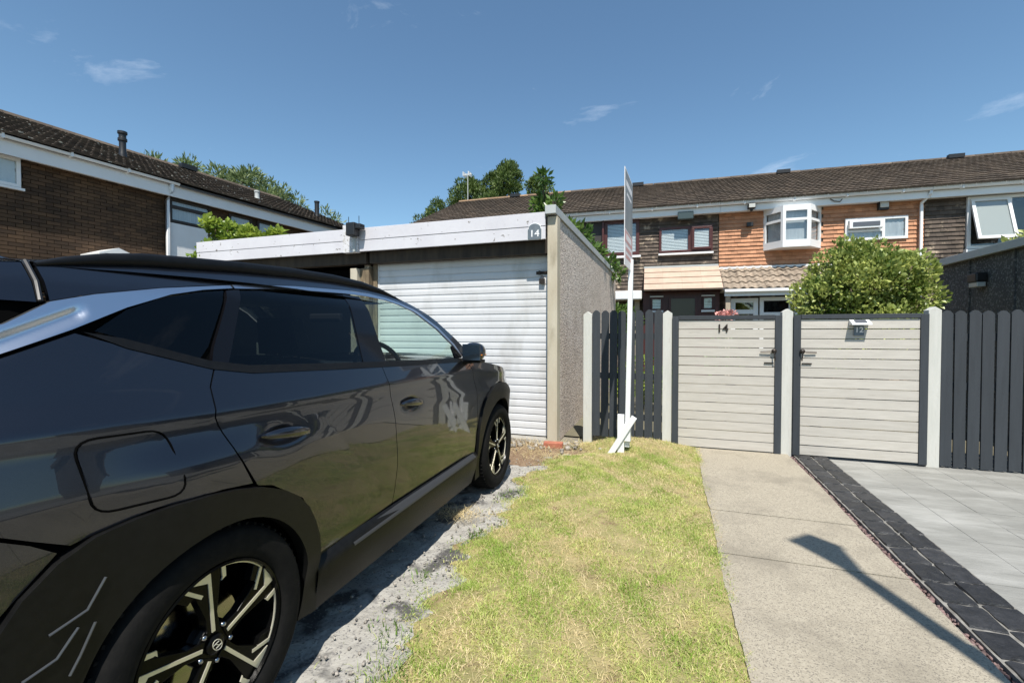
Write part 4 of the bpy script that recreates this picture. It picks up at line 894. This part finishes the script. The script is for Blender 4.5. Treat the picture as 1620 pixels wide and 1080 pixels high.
def offset_poly(p, d):
    n = len(p); A = sum(p[i][0]*p[(i+1)%n][1]-p[(i+1)%n][0]*p[i][1] for i in range(n)); s = 1 if A > 0 else -1; out = []
    for i in range(n):
        a, b, c = p[i-1], p[i], p[(i+1)%n]
        def nr(q, r):
            l = math.dist(q, r) or 1e-9; return (-(r[1]-q[1])/l*s, (r[0]-q[0])/l*s)
        n1_, n2_ = nr(a, b), nr(b, c); m = (n1_[0]+n2_[0], n1_[1]+n2_[1]); q = 1+n1_[0]*n2_[0]+n1_[1]*n2_[1]; q = max(q, .35)
        out.append((b[0]+m[0]/q*d, b[1]+m[1]/q*d))
    return out
def inside(p, poly):
    x, y = p; r = False; n = len(poly); j = n-1
    for i in range(n):
        if (poly[i][1] > y) != (poly[j][1] > y) and x < (poly[j][0]-poly[i][0])*(y-poly[i][1])/(poly[j][1]-poly[i][1])+poly[i][0]: r = not r
        j = i
    return r
def panel_data(poly, sp=.03, inset=.0025, off=0., flange=.014):
    b = resample(offset_poly(poly, inset) if inset else list(poly), sp); n = len(b); pts = list(b)
    B_ = np.array(b); us = [q[0] for q in b]; zs = [q[1] for q in b]
    z = min(zs)+sp*.5
    while z < max(zs):
        u = min(us)+sp*.5
        while u < max(us):
            if inside((u, z), b) and ((B_-np.array((u, z)))**2).sum(1).min() > (sp*.45)**2: pts.append((u, z))
            u += sp
        z += sp*.6
    V, _, F, *_r = delaunay_2d_cdt([Vector(q) for q in pts], [(i, (i+1)%n) for i in range(n)], [], 1, 1e-6)
    V2 = [(v.x, v.y) for v in V]; nv = len(V2); V3 = []; Nn = []; e = .005
    for (u, z) in V2:
        x = Wc(u, z)+off; V3.append((x, u, z)); g = Vector((1, -(Wc(u+e, z)-Wc(u-e, z))/(2*e), -(Wc(u, z+e)-Wc(u, z-e))/(2*e))).normalized(); Nn.append(tuple(g))
    F3 = []
    for f in F:
        a, b_, c = f[:3]; ar = (V2[b_][0]-V2[a][0])*(V2[c][1]-V2[a][1])-(V2[c][0]-V2[a][0])*(V2[b_][1]-V2[a][1])
        F3.append(tuple(f) if ar > 0 else tuple(f)[::-1])
    if flange:
        m = len(V3)
        for (u, z) in b: V3.append((Wc(u, z)+off, u, z)); Nn.append((0,0,0))
        for (u, z) in b: V3.append((Wc(u, z)+off-flange, u, z)); Nn.append((0,0,0))
        F3 += [(m+i, m+(i+1)%n, m+n+(i+1)%n, m+n+i) for i in range(n)]
    return V3, F3, Nn
def panel(name, poly, mat, parents, **kw):
    V, F, Nn = panel_data(poly, **kw); out = []
    for s, par in zip((1, -1), parents if isinstance(parents, (list, tuple)) else (parents, parents)):
        me = bpy.data.meshes.new(name); me.from_pydata([(x*s, u, z) for x, u, z in V], [], F if s == 1 else [f[::-1] for f in F])
        me.polygons.foreach_set('use_smooth', [True]*len(me.polygons)); me.materials.append(mat); me.update()
        me.normals_split_custom_set_from_vertices([(a*s, b, c) for a, b, c in Nn]); out.append(inst(name, me, par))
    return out
def both(name, fn, mat, parents, **kw):
    out = []
    for s, par in zip((1, -1), parents if isinstance(parents, (list, tuple)) else (parents, parents)):
        m = MB(); fn(m); m.v = [(x*s, y, z) for x, y, z in m.v]; out.append(m.build(name, mat, par, **kw))
    return out
def oncurve(pts, off=0.): return [(Wc(u, z)+off, u, z) for u, z in pts]

BT = [(-.28,1.353),(-.17,1.308),(.06,1.232),(.21,1.206),(.69,1.184),(1.10,1.167),(1.89,1.140),(2.10,1.128)]
DT = [(-.28,1.353),(-.13,1.422),(.02,1.473),(.15,1.50),(.29,1.518),(.59,1.543),(1.01,1.557),(1.20,1.556),(1.38,1.545),(1.50,1.522),(1.61,1.485),(1.83,1.368),(1.96,1.255),(2.03,1.165)]
ST = [(-.75,1.195),(-.41,1.372),(-.31,1.430),(-.20,1.458),(0,1.494),(.30,1.536),(.65,1.565),(1.06,1.580),(1.25,1.578),(1.41,1.563),(1.52,1.540),(1.64,1.500),(1.86,1.382),(1.995,1.262),(2.07,1.165)]
RE = [(-.85,1.470),(-.6,1.502),(-.30,1.538),(0,1.572),(.56,1.612),(1.10,1.624),(1.35,1.613),(1.52,1.585),(1.66,1.535),(1.88,1.428),(2.05,1.310),(2.17,1.210),(2.24,1.150)]
def mid(t, a, b): return [p for p in t if a < p[0] < b]
at_ = lambda t, u: (u, ip(t, u))
arcp = lambda cu, r, a0, a1, n: [(cu+r*math.cos(R(a0+(a1-a0)*i/n)), .36+r*math.sin(R(a0+(a1-a0)*i/n))) for i in range(n+1)]
DL = [(.07,1.231),(.03,1.172),(.01,1.079),(.06,.949),(.135,.825)]                       # rear door, rear edge
ML = [(1.00,1.171),(1.00,1.10),(1.01,1.02),(1.045,.864),(1.07,.64),(1.05,.50),(1.03,.425)]    # between the doors
FL = [(2.10,1.128),(2.14,1.06),(2.17,.89),(2.20,.62),(2.17,.405)]                       # front door, front edge
RO = [(.455,.42),(.435,.56),(.355,.705),(.20,.805),(0,.856),(-.2,.868),(-.38,.845),(-.50,.74),(-.565,.56),(-.58,.40)]
FO = [(2.215,.40),(2.215,.60),(2.29,.79),(2.46,.895),(2.72,.915),(2.98,.875),(3.14,.73),(3.20,.56),(3.21,.40)]
def chaikin(p):
    out = [p[0]]
    for a, b in zip(p, p[1:]): out += [(a[0]*.75+b[0]*.25, a[1]*.75+b[1]*.25), (a[0]*.25+b[0]*.75, a[1]*.25+b[1]*.75)]
    return out+[p[-1]]
HE = [(2.10,1.135),(2.24,1.130),(2.5,1.096),(2.9,1.03),(3.2,.955),(3.40,.875)]
P_ = MT['paint']
# quarter panel
qp = [(-.78,1.18),(-.44,1.290),(-.28,1.349)]+mid(BT, -.27, .06)+DL[:-1]+[(.12,.838)]+RO[4:7]+[(-.45,.885),(-.55,.945),(-.78,1.00)]
quarter = panel('rear_quarter_panel', qp, P_, CAR, sp=.026)
panel('rear_bumper_corner', [(-.78,.995),(-.55,.940),(-.45,.880),(-.40,.84)]+RO[7:]+[(-.78,.42)], P_, CAR, sp=.035)
rdoor = panel('rear_door', DL+RO[3:0:-1]+[(.47,.425)]+ML[::-1]+[at_(BT,.69),at_(BT,.21)], P_, CAR, sp=.026)
fdoor = panel('front_door', ML+[(1.6,.415)]+FL[::-1]+[at_(BT,1.89),at_(BT,1.10)], P_, CAR, sp=.026)
fender = panel('front_fender', FL[:-1]+FO[1:7]+[(3.16,.80),(3.2,.955)]+HE[3:0:-1], P_, CAR, sp=.03)
panel('front_bumper_corner', [(3.162,.80)]+FO[6:]+[(3.46,.40),(3.46,.80),(3.40,.872),(3.2,.952)], P_, CAR, sp=.03)
# rear pillar panel and bright strip above the side windows
panel('pillar_trim', [(-.78,1.185),(-.44,1.296),(-.283,1.356)]+mid(DT, -.2, .28)+[(.288,1.519),(.288,1.533)]+mid(ST, -.7, .28)[::-1]+[(-.78,1.21)], MT['trim'], CAR, sp=.009, inset=.001, off=.002)
panel('window_strip', [at_(DT,.295)]+mid(DT,.295,2.03)+[(2.03,1.165),(2.045,1.165)]+mid(ST,.295,2.05)[::-1]+[at_(ST,.295)], MT['trim'], CAR, sp=.03, inset=.001, off=.003)
# roof sides and windscreen pillars
panel('roof_side_panel', mid(ST,-.32,2.05)+[(2.07,1.165),(2.07,1.135),(2.24,1.132),(2.24,1.150)]+mid(RE,-.30,2.2)[::-1]+[(-.30,1.538)], P_, CAR, sp=.03, inset=.001)
panel('spoiler_side', [(-.335,1.424),(-.325,1.535)]+[(-.6,1.502),(-.82,1.472),(-.82,1.425),(-.6,1.43)], P_, CAR, sp=.03)
# glass
panel('quarter_window', [(-.235,1.352)]+[(u, z+.022) for u, z in BT[1:2]]+[(.04,1.262),(.085,1.30),(.18,1.42),(.245,1.508)]+mid(DT,-.13,.20)[::-1]+[(-.13,1.418)], MT['glass_r'], CAR, sp=.05, inset=.002, off=-.006, flange=0)
panel('pane', [(.125,1.235),(.21,1.218),(.69,1.196),(.86,1.188),(.985,1.552),(.59,1.541),(.32,1.518)], MT['glass_r'], rdoor, sp=.06, inset=.001, off=-.006, flange=0)
panel('pane', [(1.055,1.180),(1.89,1.150),(1.985,1.152),(1.95,1.250),(1.82,1.365),(1.60,1.480),(1.49,1.517),(1.37,1.538),(1.20,1.550),(1.125,1.551)], MT['glass_f'], fdoor, sp=.06, inset=.001, off=-.006, flange=0)
panel('window_frame', [(.065,1.238),(.125,1.230),(.32,1.518),(.252,1.508),(.19,1.42),(.10,1.30)], MT['gloss_black'], rdoor, sp=.04, inset=.001, off=-.003)
panel('centre_pillar', [(.86,1.186),(1.055,1.178),(1.125,1.551),(.985,1.552)], MT['gloss_black'], CAR, sp=.04, inset=.0005, off=-.003)
panel('mirror_sail', [(1.92,1.162),(2.03,1.160),(2.025,1.17),(1.955,1.25),(1.935,1.235)], MT['gloss_black'], fdoor, sp=.03, inset=.0005, off=-.002)
mz = [(u, z-.004) for u, z in BT]; mu = [(u, z+.024) for u, z in BT]
panel('belt_moulding', [(-.262,1.350)]+mz[1:]+mu[:0:-1], MT['clad'], CAR, sp=.04, inset=0, off=.003, flange=.012)
# cladding, sills
rin = arcp(0,.385,-22,202,40); fin = arcp(2.68,.415,-22,202,40)
panel('rear_arch_cladding', [(.46,.20)]+chaikin(RO)+[(-.60,.20)]+rin[::-1], MT['clad'], CAR, sp=.03, inset=0, off=.016, flange=.05)
panel('front_arch_cladding', [(2.20,.20)]+chaikin(FO)+[(3.22,.20)]+fin, MT['clad'], CAR, sp=.03, inset=0, off=.016, flange=.05)
def sill(m):
    prof = [(.905,.435),(.932,.405),(.935,.375),(.925,.30),(.89,.20),(.80,.17)]
    us = [.455,.52,1.0,1.5,2.0,2.14,2.205]
    for i, u in enumerate(us):
        sc = (0.0 if i in (0,len(us)-1) else 1.0)
        for x, z in prof: m.v.append((x-(.02 if sc == 0 else 0), u, z-(.02 if u < .5 else 0)))
    n = len(prof)
    for i in range(len(us)-1):
        for j in range(n-1): m.f.append((i*n+j, i*n+j+1, (i+1)*n+j+1, (i+1)*n+j))
both('sill', sill, MT['clad'], CAR, smooth=True, auto=True)
def silltrim(m):
    m.add([(.912,.66,.425),(.912,2.12,.432),(.938,2.12,.412),(.938,.66,.392),(.940,.66,.384),(.940,2.12,.404)], [(0,1,2,3),(3,2,5,4)])
both('sill_strip', silltrim, M('sill_grey_strip', (.03,.03,.031), rough=.5), CAR)
for pl in ([(-.315,.742),(-.352,.680),(-.425,.662)],[(-.37,.648),(-.41,.598),(-.47,.585)],[(-.335,.64),(-.365,.575),(-.385,.54)]):
    both('cladding_fin', lambda m: m.tube([(Wc(u,z)+.017,u,z) for u, z in pl], .0035, 6), M('fin_highlight', (.09,.092,.095), rough=.35, metal=.5), CAR)  # lighter grey puts thin highlights into the colour of the cladding fins
# inner shell behind the panel gaps, with wheel arches cut out
shell = [(-.80,.30),(-.60,.30)]+arcp(0,.40,188,-8,30)+[(.6,.25),(2.1,.25)]+arcp(2.68,.42,188,-8,30)+[(3.42,.30),(3.42,.85),(2.9,1.0),(2.24,1.10),(2.0,1.13)]+[(u, z-.01) for u, z in BT[:-1]][::-1]+[(-.6,1.20),(-.80,1.15)]
panel('body_shell', shell, MT['void'], CAR, sp=.07, inset=0, off=-.016, flange=0)
panel('pillar_shell', [(-.78,1.16),(-.28,1.33),(.06,1.215),(.30,1.50),(.28,1.53),(-.3,1.44),(-.3,1.53),(-.78,1.48)], MT['void'], CAR, sp=.07, inset=.01, off=-.018, flange=0)
# fuel flap
def rounded(pts, r=.25, n=5):
    out = []; k = len(pts)
    for i in range(k):
        a, b, c = Vector(pts[i-1]), Vector(pts[i]), Vector(pts[(i+1)%k]); p = b.lerp(a, r); q = b.lerp(c, r)
        for j in range(n+1): t = j/n; out.append(tuple(p.lerp(b, t).lerp(b.lerp(q, t), t)))
    return out
ff = rounded([(-.365,1.088),(-.145,1.075),(-.115,.885),(-.335,.900)], .24)
MB().tube(oncurve(ff+ff[:1], .001), .0028, 6, cap=False).build('fuel_flap_gap', MT['void'], quarter[0])
o = panel('fuel_flap', offset_poly(ff, .004), P_, (quarter[0], quarter[0]), sp=.03, inset=0, off=.0012, flange=0); bpy.data.objects.remove(o[1], do_unlink=True)
# handles
def handle(u0, z0):
    def fn(m):
        n = 14; rings = []
        for i in range(n+1):
            f = i/n; u = u0-.115+.235*f; th = math.sin(math.pi*min(1,max(0,f)))**.55; zc_ = z0+.016-.026*f+.006*math.sin(f*3.1); st = .010+.032*math.sin(math.pi*f)**.5
            for k in range(10):
                a = 2*math.pi*k/10; m.v.append((Wc(u0-.2, z0)+.004*0+st*.55+.014*th*math.cos(a)-.006, u, zc_+(.004+.017*th)*math.sin(a)))
        for i in range(n):
            for k in range(10): m.f.append((i*10+k, i*10+(k+1)%10, (i+1)*10+(k+1)%10, (i+1)*10+k))
        m.f += [tuple(range(10)), tuple(n*10+k for k in range(10))]
    return fn
both('handle', handle(.275,.972), P_, rdoor, smooth=True); both('handle', handle(1.225,.944), P_, fdoor, smooth=True)
# roof, windscreen, bonnet, ends
def strip(f0, f1, crown, nu=30, nv=16, inv=0.):
    """surface between the left and right edge lines; f(t) -> (halfwidth, u, z)"""
    def fn(a, b):
        w_, u, z = f0(a) if f1 is None else f0(a); s = 2*b-1
        return (w_*s, u+inv*(1-s*s), z+crown*(1-s*s)**.8 if crown else z)
    return fn
def edge(t, a0, a1, dz=0., dw=0.): return lambda a: (Wc(a0+(a1-a0)*a, ip(t, a0+(a1-a0)*a))+dw, a0+(a1-a0)*a, ip(t, a0+(a1-a0)*a)+dz)
roof = MB().grid(strip(edge(RE,-.32,1.50), None, .035), 30, 20).build('roof', P_, CAR, smooth=True)
MB().grid(strip(edge(RE,-.82,-.335,0,0), None, .033), 10, 20).build('roof_spoiler', P_, CAR, smooth=True)
MB().grid(lambda a, b: ((Wc(1.50+.74*a, ip(RE,1.50+.74*a)))*(2*b-1), 1.50+.74*a+.16*(1-(2*b-1)**2), ip(RE,1.50+.74*a)+.035*(1-a)*(1-(2*b-1)**2)), 14, 16).build('windscreen', MT['glass_f'], CAR, smooth=True)
MB().grid(lambda a, b: ((Wc(2.24+1.18*a, ip(HE,2.24+1.18*a))-.002)*(2*b-1), 2.24+1.18*a+.10*(1-(2*b-1)**2), ip(HE,2.24+1.18*a)+.045*(1-(2*b-1)**4)), 24, 20).build('bonnet', P_, CAR, smooth=True)
def front(a, b):
    s = 2*b-1; z = .87-.67*a; return (Wc(3.44, z)*s, 3.44+.12*(1-s*s)-.05*a*a, z)
MB().grid(front, 12, 20).build('front_grille', MT['gloss_black'], CAR, smooth=True)
def tail(z0, z1, ue0, ue1, bulge, mat, name, s0=-1., s1=1., off=0., n=18):
    def fn(a, b):
        s = s0+(s1-s0)*b; z = z0+(z1-z0)*a; ue = ue0+(ue1-ue0)*a; return (Wc(ue, z)*s, ue-bulge*(1-abs(s)**3)-off, z)
    return MB().grid(fn, 8, n).build(name, mat, CAR, smooth=True)
tail(1.425,1.19,-.70,-.78,.05,MT['glass_r'],'rear_window'); tail(1.19,.60,-.78,-.78,.12,P_,'tailgate'); tail(.60,.22,-.78,-.74,.13,MT['clad'],'rear_bumper')
for s_ in (1, -1): tail(1.06,.95,-.78,-.78,.12,MT['red_lens'],'tail_lamp',s_*.52,s_*.985,.006,10)
tail(1.015,.995,-.78,-.78,.12,MT['red_lens'],'light_bar',-.5,.5,.004)
both('headlamp', lambda m: m.box(.48,.66,3.36,3.46,.58,.72), MT['headlamp'], CAR, bevel=.02)
MB().box(-.26,.26,-.925,-.903,.70,.81).build('number_plate', MT['plate'], CAR)
both('roof_edge_seal', lambda m: m.tube(oncurve([(-.328,1.43),(-.322,1.48),(-.316,1.537)], -.002), .007, 8), MT['black'], CAR)
# roof rails: raised bars on feet that blend into the roof at both ends
def rail(m):
    us = [-.30,-.22,-.12,0,.15,.4,.7,1.0,1.25,1.42,1.54,1.60]; hs = [.004,.022,.036,.042,.044,.045,.045,.043,.036,.024,.008,-.004]; n = 10
    for u, h in zip(us, hs):
        z = ip(RE, u); w_ = Wc(u, z)-.006
        for k in range(n):
            a = 2*math.pi*k/n; m.v.append((w_+.020*math.cos(a), u, z+h*.62-.011+(.006+h*.44)*math.sin(a)))
    for i in range(len(us)-1):
        for k in range(n): m.f.append((i*n+k, i*n+(k+1)%n, (i+1)*n+(k+1)%n, (i+1)*n+k))
both('roof_rail', rail, MT['clad'], CAR, smooth=True)
MB().add([(-.022,-.42,1.56),(.022,-.42,1.56),(.03,-.05,1.60),(0,.02,1.605),(-.03,-.05,1.60),(-.004,-.40,1.70),(.004,-.40,1.70),(.004,-.30,1.695),(-.004,-.30,1.695),(0,-.08,1.625)],
   [(0,1,6,5),(1,2,7,6),(2,9,7),(2,3,9),(3,4,9),(4,8,9),(4,0,5,8),(5,6,7,8),(7,9,8)]).build('shark_fin_aerial', MT['gloss_black'], CAR, smooth=False, bevel=.006)
# door mirror
def mirror(m):
    prof = []; n = 16; cu, cx_, cz_ = 2.05, .955, 1.200
    for i in range(9):
        f = i/8; d = (1-(2*f-1)**4)**.5 if 0 < f < 1 else .05
        for k in range(n):
            a = 2*math.pi*k/n; ca, sa = math.cos(a), math.sin(a); q = (abs(ca)**2.5+abs(sa)**2.5)**(-1/2.5)
            m.v.append((cx_+.085*q*ca*(d*.5+.5)*(1-.35*f*f), cu-.055+.16*f, cz_+(.076 if sa > 0 else .066)*q*sa*(d*.45+.55)*(1-.3*f*f)))
    for i in range(8):
        for k in range(n): m.f.append((i*n+k, i*n+(k+1)%n, (i+1)*n+(k+1)%n, (i+1)*n+k))
    m.f += [tuple(range(n)), tuple(8*n+k for k in range(n))]
mir = both('door_mirror', mirror, P_, CAR, smooth=True)
both('mirror_base', lambda m: m.prism([(.86,2.00,1.118),(.95,2.02,1.118),(.95,2.10,1.118),(.86,2.12,1.118)], (0,0,.03)).box(.885,1.02,2.005,2.11,1.125,1.148), MT['clad'], mir, bevel=.008)
both('mirror_glass', lambda m: m.box(.885,1.025,1.990,1.994,1.145,1.262), MT['chrome'], mir, bevel=.015)
both('turn_indicator', lambda m: m.box(1.005,1.032,2.01,2.10,1.178,1.188), MT['amber'], mir, bevel=.003)
# floor, wheel wells, cabin
MB().box(-.78,.78,-.72,3.25,.20,.34).build('underbody', MT['void'], CAR)
def well(cu, r): 
    def fn(m):
        n = 24; pts = [(cu+r*math.cos(R(-15+210*i/n)), .36+r*math.sin(R(-15+210*i/n))) for i in range(n+1)]
        vs = [(x, u, z) for x in (.55,.895) for u, z in pts]; m.add(vs, [(i, i+1, n+2+i, n+1+i) for i in range(n)]); m.add([(.55,u,z) for u, z in pts], [tuple(range(n+1))])
    return fn
both('wheel_well', well(0,.395), MT['void'], CAR); both('wheel_well', well(2.68,.425), MT['void'], CAR)
def seat(x, u):
    s = empty('seat', (x,u,0), 0, CAR)
    MB().box(-.25,.25,0,.50,.45,.62).build('seat_cushion', MT['seat'], s, bevel=.05)
    MB().prism([(-.24,-.02,.58),(-.24,.12,.58),(-.21,-.12,1.20),(-.21,-.20,1.20)], (.48,0,0)).v
    m = MB(); m.add([(-.24,-.04,.58),(.24,-.04,.58),(.24,.10,.58),(-.24,.10,.58),(-.19,-.24,1.20),(.19,-.24,1.20),(.19,-.14,1.20),(-.19,-.14,1.20)], [(0,3,2,1),(4,5,6,7),(0,1,5,4),(1,2,6,5),(2,3,7,6),(3,0,4,7)]).build('seat_back', MT['seat'], s, bevel=.04)
    MB().add([(-.13,-.29,1.235),(.13,-.29,1.235),(.12,-.17,1.235),(-.12,-.17,1.235),(-.11,-.32,1.42),(.11,-.32,1.42),(.10,-.23,1.42),(-.10,-.23,1.42)], [(0,3,2,1),(4,5,6,7),(0,1,5,4),(1,2,6,5),(2,3,7,6),(3,0,4,7)]).tube([(-.06,-.2,1.18),(-.06,-.23,1.26)], .008, 6).tube([(.06,-.2,1.18),(.06,-.23,1.26)], .008, 6).build('headrest', MT['seat'], s, bevel=.025)
seat(.37,1.10); seat(-.37,1.10); seat(.37,.12); seat(-.37,.12)
MB().prism([(-.80,1.80,.75),(-.80,1.86,1.06),(-.80,2.05,1.10),(-.80,2.26,1.10),(-.80,2.26,.70)], (1.6,0,0)).build('dashboard', MT['seat'], CAR, bevel=.03)
sw_ = MB(); n = 28; cpt = Vector((.37,1.70,1.11)); ax1 = Vector((1,0,0)); ax2 = Vector((0,-.42,.91)).normalized()
sw_.tube([cpt+(ax1*math.cos(2*math.pi*k/n)+ax2*math.sin(2*math.pi*k/n))*.185 for k in range(n+1)], .016, 8, cap=False)
sw_.tube([cpt-ax1*.18, cpt+ax1*.18], .02, 6).tube([cpt, cpt-ax2*.18], .02, 6).tube([cpt, cpt+Vector((0,.2,-.1))], .04, 8).build('steering_wheel', MT['seat'], CAR, smooth=True)
MB().box(-.13,.13,1.60,1.64,1.42,1.48).build('rear_view_mirror', MT['seat'], CAR, bevel=.01)
MB().grid(lambda a, b: ((Wc(.0, 1.46)-.06)*(2*b-1), -.55+1.9*a, 1.515+.035*math.sin(a*3)), 8, 8).build('headlining', MT['seat'], CAR)
# wheels
def wheel(x, u, s, steer=0., spin=0.):
    wobj = empty('wheel', (x*s, u, .36), 0, CAR); wobj.rotation_euler = (0, 0, steer+(0 if s > 0 else math.pi))
    T = [(.250,.078),(.262,.100),(.285,.106),(.318,.106),(.340,.100),(.352,.085),(.359,.05),(.361,0),(.359,-.05),(.352,-.085),(.340,-.108),(.300,-.118),(.250,-.10)]
    m = MB(); m.lathe(T, 56, 'x')
    m.build('tyre', MT['tyre'], wobj, smooth=True)
    gm = MB()
    for k in range(64):
        a = 2*math.pi*k/64
        for h0, h1 in ((-.075,-.03),(.03,.075)):
            Tm = Matrix.Rotation(a+h0, 4, 'X'); gm.box(h0, h1, -.005, .005, .352, .3635, Tm)
    tag(gm.build('tread_blocks', MT['tyre'], wobj), kind='stuff')
    MB().lathe([(.252,.080),(.252,.092),(.244,.094),(.236,.06),(.225,-.03),(.225,-.09)], 48, 'x').build('rim', MT['rim_black'], wobj, smooth=True, auto=True)
    MB().lathe([(.0,-.005),(.15,-.005),(.155,-.015),(.155,-.03),(0,-.03)], 32, 'x').build('brake_disc', MT['chrome'], wobj, smooth=True, auto=True)
    def q(r, d, h): a = R(d)+spin; return (h, -r*math.cos(a), r*math.sin(a)) if True else None
    sp = MB(); cut = MB()
    def poly(mb, pts, h0, h1): mb.prism([q(r, d, h0) for r, d in pts], (h1-h0,0,0))
    def strip_(mb, a, b, w_, h0, h1):
        A = Vector(q(*a, h0)); B_ = Vector(q(*b, h0)); d = (B_-A).normalized(); nn = Vector((0, -d.z, d.y))*w_; mb.prism([A-nn, B_-nn, B_+nn, A+nn], (h1-h0,0,0))
    for k in range(5):
        o_ = 72*k
        poly(sp, [(.045,o_-30),(.10,o_-13),(.245,o_-15),(.246,o_-6),(.246,o_+2),(.243,o_+11),(.10,o_+10),(.045,o_+30)], .045, .078)
        poly(sp, [(.19,o_+50),(.245,o_+44),(.246,o_+52),(.246,o_+58),(.2,o_+60)], .045, .076)
        strip_(cut, (.046,o_-4), (.247,o_), .0055, .078, .0815)
        poly(cut, [(.247,o_),(.248,o_-6),(.248,o_-12),(.247,o_-17),(.208,o_-1.5)], .078, .082)
        poly(cut, [(.247,o_+10),(.247,o_+13.5),(.205,o_+16),(.195,o_+11.5),(.205,o_+12.5),(.21,o_+11.8)], .076, .081)
        ar = [(.248,o_+10+j*4.2) for j in range(11)]; ai = [(.237,o_+10+j*4.2) for j in range(10,-1,-1)]; poly(cut, ar+ai, .074, .0805)
        strip_(cut, (.245,o_+52), (.178,o_+63), .0055, .072, .0805)
    sp.lathe([(0,.070),(.062,.074),(.070,.06),(.070,.03),(0,.03)], 24, 'x')
    sp.build('spokes', MT['rim_black'], wobj, bevel=.002); cut.build('machined_facing', MT['rim_cut'], wobj)
    MB().lathe([(.0,.086),(.024,.085),(.030,.080),(.030,.074),(0,.074)], 24, 'x').build('hub_cap', MT['rim_black'], wobj, smooth=True, auto=True)
    nme = MB().lathe([(0,.084),(.006,.083),(.009,.076),(.009,.07)], 8, 'x').mesh('wheel_nut', MT['chrome'], True)
    for k in range(5): a = R(36+72*k)+spin; inst('wheel_nut', nme, wobj, (0,-.055*math.cos(a),.055*math.sin(a)))
    em = MB(); n = 28
    em.tube([(.0868, .020*math.cos(2*math.pi*k/n), .0135*math.sin(2*math.pi*k/n)) for k in range(n+1)], .0014, 6, cap=False)
    em.tube([(.0868,-.011,-.0095),(.0868,-.0045,.0095)], .0016, 6).tube([(.0868,.0045,-.0095),(.0868,.011,.0095)], .0016, 6).tube([(.0868,-.007,-.002),(.0868,.007,.002)], .0014, 6)
    o = em.build('emblem', MT['rim_cut'], wobj); o.rotation_euler = (R(-55),0,0)
    return wobj
wheel(.828,0,1,0,R(85)); wheel(.795,0,-1,0,.5); wheel(.83,2.68,1,0,R(20)); wheel(.795,2.68,-1,0,1.1)
